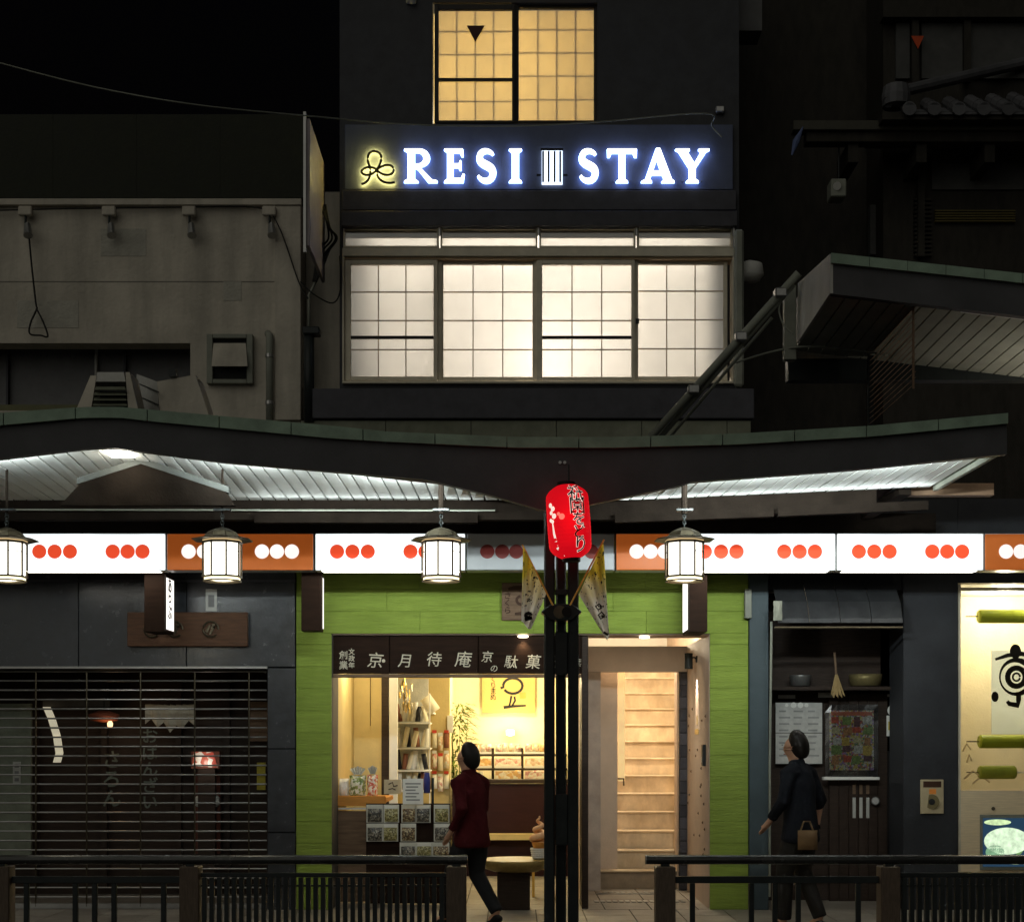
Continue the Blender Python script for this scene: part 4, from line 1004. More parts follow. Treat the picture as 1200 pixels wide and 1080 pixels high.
tag(o.build("snack_box", SN[0], smooth=True), "pale snack box leaning at an angle above the rack", "box")
MB().box(c0.x - .02, c0.x + .02, c0.y + .05, Y(17.58), c0.z - .1, c0.z - .08).build("rack_bracket", M_white, pr)
hk = ("upper", "middle", "lower")
for r in range(3):
    for i in range(3):
        a = 506 + i * 7; py = 858 + r * 24 + (i % 2) * 3
        t = thing("hanging_packet", "small hanging snack packet, %s of the %s row on the tan wall" % (od_[i], hk[r]), "packet", W(a + 3, py, 17.5), "packets hung on the tan wall")
        pillow(X(a, 17.5), X(a + 6, 17.5), Y(17.5), Y(17.58), Z(py + 18, 17.5), Z(py, 17.5), 4, .35).build("pouch", [SN[0], SN[1], SW[0], SW[2], SN[2]][(i * 2 + r * 3) % 5], t, smooth=True)
        box("header_card", M_cardwhite if (i + r) % 2 else mat("red_card", (.5, .06, .04), .5), t, a + .3, a + 5.7, py - 3, py + .5, 17.52, 17.54)
# gold ornament hanging over the rack
go = thing("gold_ornament", "glittering gold tinsel ornament hanging above the snack rack", "ornament", W(472, 800, 16.4))
c0 = W(474, 808, 16.4)
MB().tube([c0 + Vector((0, 0, .12)), c0 + Vector((0, 0, .6))], .003, 6).build("string", M_cable, go)
for k in range(46):
    a, b = random.uniform(0, 6.28), random.uniform(.0, .09)
    pz_ = random.uniform(-.2, .14)
    p = c0 + Vector((b * math.cos(a), b * math.sin(a) * .6, pz_))
    mb = MB().tube([p, p + Vector((random.uniform(-.01, .01), 0, -.07))], .006, 4)
    mb.build("tinsel_strip", M_gold if k % 3 else M_steel, go)
# left counter with bags
M_bagfilm = mat("plastic_film_edge", (.66, .65, .58), .25, var=.1, coat=.5)
lc = thing("display_counter", "dark wooden counter with orange ledge left of the shop opening", "counter", W(420, 1050, 14.5))
box("front_panel", M_oldwood, lc, 393, 452, 950, 1056, 14.52, 14.58)
box("ledge_front", M_orangewood, lc, 393, 452, 932, 944, 14.48, 14.52, .004)
box("ledge_strip", M_cardwhite, lc, 393, 432, 946, 948, 14.50, 14.56)
MB().box(X(393, 14.48), X(452, 14.48), Y(14.52), Y(15.4), Z(940, 14.48), Z(935, 14.48)).build("counter_top", M_orangewood, lc)
MB().box(X(393, 14.48), X(395, 14.48), Y(14.6), Y(15.4), 0, Z(941, 14.48)).build("side_panel", M_oldwood, lc)
box("corner_pole", M_yellowwood, lc, 388.5, 392.5, 912, 1060, 14.25, 14.3, .01)
d = 14.62
BAG = [("clear gift bag of green sweets tied at the top on the orange ledge", 409, 428, 898, speckle("green_sweets", [(.3, .4, .12), (.75, .78, .6), (.18, .25, .08), (.8, .8, .7)], 45)), ("tall clear bag of red and white sweets on the orange ledge", 430, 442, 897, speckle("red_white_sweets", [(.6, .1, .06), (.85, .8, .7), (.75, .3, .2), (.9, .86, .8)], 50)), ("low white paper bag at the ledge's left end", 395, 408, 912, mat("white_bag", (.75, .73, .68), .4))]
for lab, a, b, top, m_ in BAG:
    zt = Z(top, d); z0 = Z(934.5, d)
    xa_, xb_ = X(a, d), X(b, d)
    t = thing("gift_bag", lab, "bag", ((xa_ + xb_) / 2, Y(d) + .06, z0))
    zm = z0 + (zt - z0) * (.72 if top < 905 else 1.0)
    bm_ = pillow(xa_, xb_, Y(d), Y(d) + .12, z0, zm, 7, .3)
    bm_.v = [(x + random.uniform(-.004, .004), y + random.uniform(-.008, .008), z) for x, y, z in bm_.v]
    bm_.build("bag_body", m_, t)
    if top < 905:
        xm = (xa_ + xb_) / 2; hw = (xb_ - xa_) / 2
        vsb = []; n_ = 10
        for k_ in range(n_ + 1):
            u_ = -1 + 2 * k_ / n_
            vsb += [(xm + u_ * hw * .30, Y(d) + .06 + .010 * (k_ % 2), zm - .012), (xm + u_ * hw * .95, Y(d) + .05 + .030 * (k_ % 2), zt - .03 * abs(u_) + .01 * (k_ % 2))]
        MB().add(vsb, [(2 * k_, 2 * k_ + 2, 2 * k_ + 3, 2 * k_ + 1) for k_ in range(n_)]).build("frilled_top", M_bagfilm, t)
        MB().tube([(xm - hw * .34, Y(d) + .052, zm), (xm + hw * .34, Y(d) + .052, zm)], .008, 6).build("ribbon", M_gold, t)
# stand of clear packets in front
rk = thing("packet_stand", "low dark stand carrying clear packets at the shop front", "stand", W(478, 1060, 14.4))
box("back_panel", M_boardwood, rk, 429, 528, 941, 1058, 14.42, 14.45)
box("post", M_blackmetal, rk, 505.5, 508.5, 911, 1058, 14.455, 14.47)
BE = [speckle("beans_brown", [(.12, .07, .03), (.25, .17, .08), (.5, .42, .25), (.08, .05, .03)], 75, .3), speckle("beans_dark", [(.05, .05, .04), (.14, .12, .09), (.32, .3, .24), (.03, .03, .03)], 80, .3), speckle("beans_olive", [(.2, .18, .05), (.35, .31, .12), (.5, .46, .25), (.12, .1, .03)], 75, .3)]
rows_ = [("top row", 943, 963, ((430, 448), (450, 467), (471, 487), (487.5, 504), (509, 526))), ("middle row", 965, 985, ((430, 448), (449, 466), (470, 487), (509, 527))), ("bottom row", 987, 1007, ((469, 487), (488, 506), (507, 526)))]
od = ("first", "second", "third", "fourth", "fifth")
for rn, y0, y1, cells in rows_:
    for i, (a, b) in enumerate(cells):
        dd = 14.36
        t = thing("bean_packet", "clear packet of roasted beans, %s from the left in the stand's %s" % (od[i], rn), "packet", W((a + b) / 2, y1, dd), "clear packets on the stand")
        box("film", M_bagfilm, t, a - .6, b + .6, y0 - .6, y1 + .4, dd + .012, dd + .018)
        pillow(X(a + .8, dd), X(b - .8, dd), Y(dd) - .025, Y(dd) + .03, Z(y1 - .6, dd), Z(y0 + 4.2, dd), 5, .3).build("beans", BE[(i + len(rn)) % 3], t, smooth=True)
        box("header_card", M_cardwhite if (i % 2) else M_bagfilm, t, a + 1, b - 1, y0 + .5, y0 + 4, dd + .003, dd + .010)
card = thing("price_card", "white card with small grey writing above the clear packets", "card", W(484, 943, 14.34))
box("sheet", M_cardwhite, card, 472, 496, 912, 942, 14.335, 14.34)
for i in range(6):
    box("written_line", mat("grey_ink", (.25, .25, .24), .6), card, 475 + (i % 2), 493 - (i * 3) % 7, 917 + i * 3.8, 918.6 + i * 3.8, 14.333, 14.3345)
card = thing("label_card", "small tan card with a dark drawing on the counter's edge", "card", W(460, 930, 14.36))
box("sheet", mat("tan_card", (.62, .50, .32), .6), card, 450, 470, 913, 930, 14.36, 14.365)
shape("drawing", [ribbon([(-.04, .02), (0, .04), (.01, 0), (.05, .01)], .006), ribbon([(-.04, -.03), (.0, -.02), (.03, -.035)], .005)], W(460, 921, 14.358), M_brown_print, card, .0008)
bt = tag(MB().lathe([(.001, 0), (.035, .002), (.035, .15), (.028, .18), (.028, .21), (.001, .212)], W(500.5, 929, 14.9), 14).build("blue_bottle", mat("blue_plastic", (.04, .05, .22), .3), smooth=True), "dark blue bottle standing behind the white card", "bottle")
# round slab table on a block
tb = thing("slab_table", "low round wooden slab table on a dark block at the shop front", "table", W(600, 1066, 13.9))
c0 = Vector((X(604, 14.1), .10, 0)); zt = .478
MB().lathe([(.22, -.115), (.30, -.09), (.345, -.04), (.36, -.006), (.34, 0), (.25, -.012), (.03, -.014)], (c0.x, c0.y, zt), 36).build("table_top", mat("olive_wood", (.27, .20, .07), .4, var=.3, scale=9, bump=.15), tb, smooth=True)
MB().box(c0.x - .175, c0.x + .14, c0.y - .15, c0.y + .15, 0, zt - .116).build("block_leg", M_darkwood, tb, bevel=.008)
ic = thing("soft_cream_model", "peach soft-serve ice cream model in a white basket on the slab table", "display model", W(631, 1003, 14.2))
c0 = Vector((X(632, 14.2), .22, zt - .012))
MB().lathe([(.05, 0), (.07, .01), (.085, .10), (.088, .11), (.075, .11), (.06, .02)], c0, 18).build("basket", M_white, ic, smooth=False)
for k in range(5):
    MB().tube([(c0.x + (.0665 + .0033 * k + .006) * math.cos(q * PI / 9), c0.y + (.0665 + .0033 * k + .006) * math.sin(q * PI / 9), c0.z + .018 + k * .02) for q in range(19)], .005, 5).build("basket_weave", M_cardwhite, ic)
pts = []; rr = []
for i in range(60):
    tt = i / 59; a = tt * 6 * PI; r = .072 * (1 - tt) ** .8
    pts.append((c0.x + r * math.cos(a), c0.y + r * math.sin(a), c0.z + .16 + .26 * tt)); rr.append(.045 * (1 - tt * .82))
MB().tube(pts, rr, 8).build("swirl", mat("peach_cream", (.85, .50, .27), .5, var=.08), ic, smooth=True)
MB().lathe([(.03, 0), (.075, .12), (.078, .13), (.02, .13)], c0 + Vector((0, 0, .04)), 16).build("cone", M_orangewood, ic)
st2 = thing("small_stool", "yellow wooden stool behind the round slab table", "stool", W(632, 1035, 15.2))
box("seat", M_yellowwood, st2, 622, 648, 1016, 1019, 15.1, 15.35, .004)
for px in (625, 645):
    for dd in (15.12, 15.3): box("leg", M_yellowwood, st2, px - 1.5, px + 1.5, 1019.3, 870 + 1.6 / dd * F, dd, dd + .03)

# ================================================================== ROW OF LIGHTBOX SIGNS under the canopy
DS = 13.0
def disc_poly(r, n=20): return [[(r * math.cos(2 * PI * i / n), r * math.sin(2 * PI * i / n)) for i in range(n)]]
dot_me = None
def lightbox(a, b, kind, dots, label):
    t = thing("lightbox_sign", label, "sign", (X((a + b) / 2, DS), Y(DS), Z(668, DS)), "lightbox signs under the canopy")
    face = {"lit": M_boxlit, "orange": M_boxorange, "grey": M_boxgrey}[kind]
    dotm = {"lit": M_reddot, "orange": M_whitedot, "grey": M_reddull}[kind]
    box("face", face, t, a + .8, b - .8, 625.5, 667.5, DS, DS + .02, .006)
    hb = MB().pbox(a + .5, b - .5, 625, 668, DS + .021, DS + .20).build("housing", M_white if kind == "lit" else M_boxgrey, t)
    if kind == "lit":
        box("underside", M_boxdown, t, a + 8, b - 8, 668.1, 668.6, DS + .05, DS + .18)
    else: pass
    for px in dots:
        o = shape("dot", disc_poly(8.4 / F * DS), W(px, 646, DS - .0025), dotm, t, .0012)
    for px in (a + 30, b - 30):
        MB().tube([(X(px, DS), Y(DS) + .10, Z(625, DS)), (X(px, DS), Y(DS) + .10, 3.47 + .01)], .008, 6).build("hanger_rod", M_blackmetal, t)
six = lambda a: [a + o for o in (26, 44, 62, 112, 129.5, 147)]
lightbox(-327, -155, "lit", [], "white glowing lightbox outside the picture's left edge") if False else None
lightbox(-152, 18.5, "orange", six(-152), "unlit orange lightbox at the picture's left edge")
lightbox(20, 194, "lit", six(20), "glowing white lightbox with red dots over the barred shutter")
lightbox(195, 367.5, "orange", six(195), "orange lightbox with white dots behind the second hanging lantern")
lightbox(369, 545.5, "lit", six(369), "glowing white lightbox with red dots behind the third hanging lantern")
lightbox(546.5, 720.5, "grey", [571, 588.5, 605, 657, 675, 693], "unlit grey lightbox with dull red dots behind the steel post")
lightbox(721.5, 805, "orange", [746, 762.5, 779], "short orange lightbox with three white dots")
lightbox(806, 979.5, "lit", [826, 845, 863, 919, 937, 955], "glowing white lightbox with red dots right of the fourth lantern")
lightbox(980.5, 1153, "lit", six(980.5), "glowing white lightbox with red dots over the dark shop")
lightbox(1154, 1327, "orange", [1179, 1196, 1214, 1266, 1284, 1301], "orange lightbox with white dots over the lit shop window")

# ================================================================== small projecting box signs
def projecting(px_dark0, px_edge, y0, y1, d0, d1, right_face, label, marks=()):
    t = thing("projecting_sign", label, "sign", W((px_dark0 + px_edge) / 2, y1, d0), "projecting box signs below the lightboxes")
    a, b = sorted((px_dark0, px_edge))
    xa, xb = X(a, d0), X(b, d0); z0, z1 = Z(y1, d0), Z(y0, d0)
    MB().box(xa, xb, Y(d0), Y(d1), z0, z1).build("housing", M_boardwood, t, bevel=.004)
    s = 1 if right_face else -1
    xf = xb if right_face else xa
    g1 = glow("projecting_face", (1.0, .95, .88), 1.5)
    MB().box(xf + s * .001, xf + s * .006, Y(d0) + .02, Y(d1) - .02, z0 + .03, z1 - .05).build("lit_face", g1, t)
    MB().box(xf + s * .001, xf + s * .014, Y(d0) + .001, Y(d0) + .018, z0 + .01, z1 - .03).build("face_rim", M_darkwood, t)
    for j, (fy, ch) in enumerate(marks):
        write("face_mark", ch, .15, (xf + s * .0085, (Y(d0) + Y(d1)) / 2, z0 + (z1 - z0) * fy), M_black, t, .001, .002, yaw=PI / 2 * s)
    MB().tube([((xa + xb) / 2, Y(d0) + .1, z1), ((xa + xb) / 2, Y(d0) + .1, z1 + .14)], .012, 6).build("hanger_rod", M_blackmetal, t)
projecting(169, 192.5, 669, 740, 13.25, 13.62, True, "dark box sign with lit white face above the barred shutter", ((.80, "あ"), (.35, "ぶ"), (.62, "ら")))
projecting(353, 376, 669, 739, 13.25, 13.43, True, "dark box sign with thin lit edge on the green pillar's top", ())
projecting(829, 808, 669, 740, 13.25, 13.75, False, "dark box sign with lit white face right of the fourth lantern", ())

# ================================================================== hanging octagonal lanterns
def lantern(px, rodw, label, rot, dd=10.6):
    zc = Z(656, dd); x = X(px, dd); y = Y(dd)
    t = thing("hanging_lantern", label, "lantern", (x, y, zc), "octagonal lanterns hanging from the canopy")
    R = .140; hb = .117
    ov = lambda r, z: (r, z)
    MB().lathe([(R - .012, -hb), (R - .012, hb)], (x, y, zc), 8, rot=rot).build("glass_body", M_lanternlit, t)
    for k in range(8):
        q = 2 * PI * k / 8 + rot
        p = Vector((x + R * math.cos(q), y + R * math.sin(q), zc))
        MB().tube([p + Vector((0, 0, -hb - .012)), p + Vector((0, 0, hb))], .0075, 6).build("corner_bar", M_bronze, t)
    MB().lathe([(R - .02, 0), (R + .008, 0), (R + .008, .016), (R - .02, .016)], (x, y, zc + hb), 8, rot=rot).build("upper_rim", M_bronze, t)
    MB().lathe([(R - .02, 0), (R + .008, 0), (R + .008, .013), (R - .02, .013)], (x, y, zc - hb - .013), 8, rot=rot).build("lower_rim", M_bronze, t)
    MB().lathe([(R - .03, 0), (R - .008, 0), (R - .008, .016), (R - .03, .016)], (x, y, zc - hb - .030), 8, rot=rot).build("bottom_light", glow("lantern_bottom", (1, .86, .5), 2.2), t)
    MB().lathe([(R - .008, 0), (R + .002, 0), (R + .002, .010), (R - .008, .010)], (x, y, zc - hb - .042), 8, rot=rot).build("base_rim", M_bronze, t)
    MB().lathe([(R + .002, 0), (R + .004, .0), (R + .004, .014), (R - .004, .014)], (x, y, zc + hb + .017), 8, rot=rot).build("gilt_band", glow("gilt_band_glow", (1, .72, .36), .75), t)
    MB().lathe([(R + .082, .024), (R + .085, .030), (.135, .050), (.105, .085), (.055, .108), (.02, .118)], (x, y, zc + hb), 8, rot=rot).build("roof", M_bronze, t)
    q = -PI / 2 + .0
    fr = R * math.cos(PI / 8) + .002
    for k in (0, 3, 6):
        a0 = 2 * PI * (k + .5) / 8 + rot; n_ = Vector((math.cos(a0), math.sin(a0), 0)); tt_ = Vector((-n_.y, n_.x, 0)); c = Vector((x, y, zc + .055)) + n_ * (fr - .004)
        hw = R * math.sin(PI / 8)
        MB().tube([c - tt_ * hw, c + tt_ * hw], .003, 5).build("cross_wire", M_bronze, t)
    zt = zc + hb + .118
    top = Z(563, dd)
    n_ch = 5
    for k in range(n_ch):
        z0 = zt + k * .022
        MB().tube([(x + .012 * math.cos(a * PI / 4) * (1 if k % 2 else .3), y + .012 * math.cos(a * PI / 4) * (.3 if k % 2 else 1), z0 + .014 + .016 * math.sin(a * PI / 4)) for a in range(9)], .003, 5).build("chain_link", M_blackmetal, t)
    MB().tube([(x, y, zt + .10), (x, y, 3.62)], rodw, 8).build("rod", M_soot, t)
    MB().box(x - .06, x + .06, y - .03, y + .03, zt + .12, zt + .135).build("rod_collar", M_blackmetal, t)
    lamp('POINT', t, (x, y, zc - hb - .10), LE, (1.0, .90, .66), .10)
LE = 4.5
lantern(8, .010, "glowing octagonal lantern at the picture's left edge", PI / 8)
lantern(260.5, .008, "glowing octagonal lantern in front of the orange lightbox", PI / 8)
lantern(517, .020, "glowing octagonal lantern on a thick rod in front of the green wall", PI / 8 + .28)
lantern(802, .022, "glowing octagonal lantern right of the red paper lantern", PI / 8 + .05)

# ================================================================== steel canopy post with collar
DP = 10.15
po = thing("canopy_post", "slender dark steel post of clustered columns carrying the canopy", "post", (X(658, DP), Y(DP), 0))
ztop = zf(658) + .05
for px, dd, w in ((644, DP, 12.5), (672, DP, 12.5), (657.5, DP + .13, 12)):
    x0, x1 = X(px - w / 2, dd), X(px + w / 2, dd)
    MB().box(x0, x1, Y(dd), Y(dd) + .075, 0.0, ztop).build("column", M_blackmetal, po, bevel=.010)
def hplate(px0, px1, py0, py1, d0, d1, nm="tie_plate"): MB().pbox(px0, px1, py0, py1, d0, d1).build(nm, M_blackmetal, po, bevel=.006)
hplate(650.5, 665.5, 690, 697, DP + .02, DP + .07)
hplate(650.5, 665.5, 740, 790, DP + .02, DP + .06, "infill_plate")
hplate(650.5, 665.5, 930, 990, DP + .02, DP + .06, "infill_plate")
cx, w = X(658, DP - .03), 1 / F * DP
col_poly = [(cx - 24 * w, Z(717, DP)), (cx - 18 * w, Z(712, DP)), (cx - 12 * w, Z(708, DP)), (cx + 12 * w, Z(708, DP)), (cx + 18 * w, Z(712, DP)), (cx + 24 * w, Z(717, DP)), (cx + 18 * w, Z(722, DP)), (cx + 12 * w, Z(727, DP)), (cx - 12 * w, Z(727, DP)), (cx - 18 * w, Z(722, DP))]
MB().prism(col_poly, Y(DP) - .045, Y(DP) + .12).build("collar", M_blackmetal, po, bevel=.006)
MB().tube([(cx - .012, Y(DP) - .052, Z(717.5, DP)), (cx - .012, Y(DP) - .046, Z(717.5, DP))], .045, 18).build("collar_disc", M_bronze, po)
MB().tube([(cx + .035, Y(DP) - .060, Z(717.5, DP)), (cx + .035, Y(DP) - .047, Z(717.5, DP))], .034, 16).build("collar_socket", M_black, po)
for px in (648, 670):
    MB().tube([(X(659 + (px - 659) * .25, DF), -4.012, Z(542, DF)), (X(659 + (px - 659) * .25, DF), -4.0, Z(542, DF))], .011, 10).build("fascia_bolt", M_steel, po)

# ================================================================== red paper lantern
LX, LD = 666.5, 9.78
rl_ = thing("red_paper_lantern", "tall glowing red paper lantern with black brush lettering on the post", "lantern", W(LX, 656, LD))
lc0 = W(LX, 611.5, LD); RL = 25.5 / F * LD; HL = 43.5 / F * LD
LT = math.radians(4)
def lrad(t):                                                    # t in -1..1
    a = abs(t)
    return RL * (1.0 - .05 * a * a) if a < .62 else RL * (.981 - .62 * ((a - .62) / .38) ** 2.3)
def lpoint(th, t, off=0.0):
    """th = 0 faces the street"""
    r = lrad(t) + off
    p = Vector((r * math.sin(th), -r * math.cos(th), t * HL))
    return lc0 + Vector((p.x * math.cos(LT) - p.z * math.sin(LT) * 1.0, p.y, p.x * math.sin(LT) + p.z * math.cos(LT)))
M_redp = mat("red_lantern_paper", (.55, .008, .012), .8, var=.12, scale=14, bump=.2, bscale=60, emit=(.82, .004, .012), emit_s=.68, spec=.05)
mb = MB(); NT, NS = 90, 40
vs_ = []; fs_ = []
for i in range(NT + 1):
    t = -1 + 2 * i / NT
    rib = -.0022 if i % 5 == 0 else 0
    for k in range(NS): vs_.append(lpoint(2 * PI * k / NS, t, rib))
for i in range(NT):
    for k in range(NS): fs_.append((i * NS + k, i * NS + (k + 1) % NS, (i + 1) * NS + (k + 1) % NS, (i + 1) * NS + k))
mb.add(vs_, fs_).build("paper_body", M_redp, rl_, smooth=True)
for s in (-1, 1):
    c = lc0 + Vector((math.sin(LT) * -s * HL, 0, s * HL * math.cos(LT)))
    MB().lathe([(RL * .40, -.018), (RL * .42, -.015), (RL * .42, .015), (RL * .40, .018)], c, 24).build("end_ring", M_black, rl_)
MB().tube([lc0 + Vector((0, 0, HL)), lc0 + Vector((0, .02, HL + .14))], .006, 6).build("hanging_wire", M_blackmetal, rl_)
M_lwhite = mat("lantern_white_print", (.8, .75, .7), .5, bump=0, emit=(1, .86, .74), emit_s=.85)
def on_lantern(nm, me, th0, t0, m, off):
    """wrap flat lettering (x right, y up, metres) onto the paper"""
    for v in me.vertices:
        x, y, z = v.co
        t = t0 + y / HL
        v.co = lpoint(th0 + x / RL, max(-.99, min(.99, t)), off + z) - lc0
    me.materials.clear(); me.materials.append(m)
    return place(nm, me, lc0, rl_)
for i, ch in enumerate("祇園をどり"):
    yy = (.70 - i * .345) * HL
    sz = (.125, .122, .098, .098, .112)[i]; th = (.40, .42, .44, .46, .47)[i]
    m1 = text_mesh(ch, sz, .0004, .0030); centre2d(m1); on_lantern("lettering_outline", m1, th, yy / HL, M_lwhite, .0012)
    m2 = text_mesh(ch, sz, .0004, .0006); centre2d(m2); on_lantern("lettering", m2, th, yy / HL, M_black, .0030)
for th, t, r in ((-.95, .42, .016), (-.80, .32, .017), (-.92, .22, .014), (-.75, .12, .018), (-.98, .02, .013), (-.86, -.02, .013), (-.35, .08, .02), (-.5, .16, .012)):
    on_lantern("printed_dot", outline_mesh(disc_poly(r, 14), .0003), th, t, M_lwhite if th < -.6 else mat("lantern_pink_print", (.8, .3, .25), .5, emit=(1, .2, .15), emit_s=.8), .0016)
on_lantern("printed_streak", outline_mesh([ribbon([(-.01, .10), (-.004, .02), (.012, -.08), (.03, -.13)], [.004, .009, .010, .005])], .0003), -.80, -.42, M_lwhite, .0016)
lamp('POINT', rl_, lc0 + Vector((0, -.25, 0)), 0.5, (1, .08, .05), .1)

# ================================================================== two pennants on rods from the collar
def flagmat(name):
    m, nt, out = _new(name)
    p = nt.nodes.new('ShaderNodeBsdfPrincipled'); p.inputs['Roughness'].default_value = .8
    vec = _pos(nt)
    sp = nt.nodes.new('ShaderNodeSeparateXYZ'); nt.links.new(vec, sp.inputs[0])
    n0 = nt.nodes.new('ShaderNodeTexNoise'); n0.inputs['Scale'].default_value = 9; nt.links.new(vec, n0.inputs['Vector'])
    ma = nt.nodes.new('ShaderNodeMath'); ma.operation = 'MULTIPLY_ADD'; ma.inputs[1].default_value = .22; nt.links.new(n0.outputs[0], ma.inputs[0]); nt.links.new(sp.outputs['Z'], ma.inputs[2])
    mr = nt.nodes.new('ShaderNodeMapRange'); mr.inputs[1].default_value = Z(705, 10) + .08; mr.inputs[2].default_value = Z(672, 10) + .12
    nt.links.new(ma.outputs[0], mr.inputs[0])
    mx = nt.nodes.new('ShaderNodeMix'); mx.data_type = 'RGBA'; mx.inputs['A'].default_value = (.93, .92, .88, 1); mx.inputs['B'].default_value = (.85, .68, .07, 1)
    nt.links.new(mr.outputs[0], mx.inputs['Factor'])
    n1 = nt.nodes.new('ShaderNodeTexNoise'); n1.inputs['Scale'].default_value = 42; n1.inputs['Detail'].default_value = 3; nt.links.new(vec, n1.inputs['Vector'])
    m2 = nt.nodes.new('ShaderNodeMapRange'); m2.inputs[1].default_value = .60; m2.inputs[2].default_value = .63; nt.links.new(n1.outputs[0], m2.inputs[0])
    n3 = nt.nodes.new('ShaderNodeTexNoise'); n3.inputs['Scale'].default_value = 7; nt.links.new(vec, n3.inputs['Vector'])
    m3 = nt.nodes.new('ShaderNodeMapRange'); m3.inputs[1].default_value = .42; m3.inputs[2].default_value = .5; nt.links.new(n3.outputs[0], m3.inputs[0])
    mm = nt.nodes.new('ShaderNodeMath'); mm.operation = 'MULTIPLY'; nt.links.new(m2.outputs[0], mm.inputs[0]); nt.links.new(m3.outputs[0], mm.inputs[1])
    m4 = nt.nodes.new('ShaderNodeMix'); m4.data_type = 'RGBA'; m4.inputs['B'].default_value = (.03, .028, .02, 1)
    nt.links.new(mm.outputs[0], m4.inputs['Factor']); nt.links.new(mx.outputs['Result'], m4.inputs['A'])
    nt.links.new(m4.outputs['Result'], p.inputs['Base Color'])
    tr = nt.nodes.new('ShaderNodeBsdfTranslucent'); nt.links.new(m4.outputs['Result'], tr.inputs['Color'])
    ms = nt.nodes.new('ShaderNodeMixShader'); ms.inputs[0].default_value = .65
    nt.links.new(p.outputs[0], ms.inputs[1]); nt.links.new(tr.outputs[0], ms.inputs[2]); nt.links.new(ms.outputs[0], out.inputs['Surface'])
    return m
M_flag = flagmat("printed_cotton")
def pennant(corners, rod, label, emblem):
    """corners: rod top, rod bottom, low corner, outer corner (photo px) draped with folds"""
    t = thing("pennant", label, "pennant", W(rod[0][0], rod[0][1], 10.0), "pennants on the steel post")
    n = 14; vs1 = []; 
    A, B, C, D_ = [Vector((p[0], p[1])) for p in corners]
    for j in range(n + 1):
        for i in range(n + 1):
            u_, v_ = i / n, j / n
            top = A.lerp(B, u_); low = D_.lerp(C, u_)
            p = top.lerp(low, v_)
            sag = math.sin(PI * u_) * v_ * 1.5
            fold = .035 * math.sin(u_ * 9 + v_ * 2) * (.3 + v_) + .02 * math.sin(u_ * 17 + 1)
            vs1.append(W(p.x, p.y + sag, 10.0) + Vector((0, fold - .02, 0)))
    fs1 = [(j * (n + 1) + i, j * (n + 1) + i + 1, (j + 1) * (n + 1) + i + 1, (j + 1) * (n + 1) + i) for j in range(n) for i in range(n)]
    m_ = (n + 1) ** 2
    rim = [i for i in range(n)] + [n + j * (n + 1) for j in range(n)] + [m_ - 1 - i for i in range(n)] + [(n - j) * (n + 1) for j in range(n)]
    vs2 = [p + Vector((0, .003, 0)) for p in vs1]
    f2 = [tuple(reversed([q + m_ for q in f])) for f in fs1]
    f3 = [(rim[k], rim[(k + 1) % len(rim)], rim[(k + 1) % len(rim)] + m_, rim[k] + m_) for k in range(len(rim))]
    MB().add(vs1, fs1).build("cloth", M_flag, t, smooth=True)
    MB().tube([W(rod[0][0], rod[0][1], 10.02), W(rod[1][0], rod[1][1], 10.02)], .006, 8).build("rod", M_yellowwood, t)
    for (px, py, polys) in emblem:
        shape("printed_mark", polys, W(px, py, 10.0) + Vector((0, -.075, 0)), M_black, t, .001)
pennant([(613, 640), (640, 696), (622, 738), (611, 727)], ((648, 709), (612, 638)), "yellow and white pennant with black mark left of the post", [(619, 722, [ribbon(arc(0, 0, .018, .014, 0, 340, 12), .012)]), (620, 727, [ribbon([(-.03, 0), (.02, .015)], .012)])])
pennant([(707, 634), (678, 697), (711, 752), (714, 740)], ((668, 709), (708, 632)), "yellow and white pennant with black lettering right of the post", [(701, 712, [ribbon(arc(0, 0, .022, .02, 0, 345, 4), .005)]), (704, 722, [ribbon(arc(0, 0, .022, .024, 0, 345, 4), .005)]), (710, 743, [ribbon([(-.02, .01), (.01, -.01)], .008)])])

# ================================================================== kerb railing
DR = 10.0
def rail_run(px0, px1, posts, label, cap_left=False):
    t = thing("kerb_railing", label, "railing", (X((px0 + px1) / 2, DR), Y(DR), 0))
    zc = Z(1006.5, DR)
    MB().tube([(X(px0, DR), Y(DR) - .02, zc), (X(px1, DR), Y(DR) - .02, zc)], .032, 16).build("top_rail", M_rail, t, smooth=False)
    if cap_left:
        MB().tube([(X(px0, DR) - .006, Y(DR) - .02, zc), (X(px0, DR), Y(DR) - .02, zc)], .033, 16).build("end_cap", M_steel, t)
    zpt = zc - .045
    for px in posts:
        MB().box(X(px - 11.5, DR), X(px + 11.5, DR), Y(DR) - .07, Y(DR) + .065, 0, zpt).build("post", M_railpost, t, bevel=.006)
        MB().box(X(px - 5, DR), X(px + 5, DR), Y(DR) - .04, Y(DR) + .02, zpt, zc - .028).build("rail_seat", M_blackmetal, t)
    return t, zpt
def bars_open(t, a, b, base=.10):
    """sparse panel: lower rail with a lone bar, a trio and a lone bar"""
    z1 = Z(1026, DR); z0 = Z(1034, DR)
    MB().box(X(a, DR), X(b, DR), Y(DR) - .025, Y(DR) + .01, z0, z1).build("mid_rail", M_blackmetal, t, bevel=.004)
    MB().box(X(a, DR), X(b, DR), Y(DR) - .025, Y(DR) + .01, base, base + .045).build("bottom_rail", M_blackmetal, t, bevel=.004)
    for f in (.085, .375, .49, .605, .90):
        px = a + (b - a) * f
        MB().box(X(px - 3, DR), X(px + 3, DR), Y(DR) - .022, Y(DR) + .007, base + .046, z0 - .001).build("baluster", M_blackmetal, t, bevel=.003)
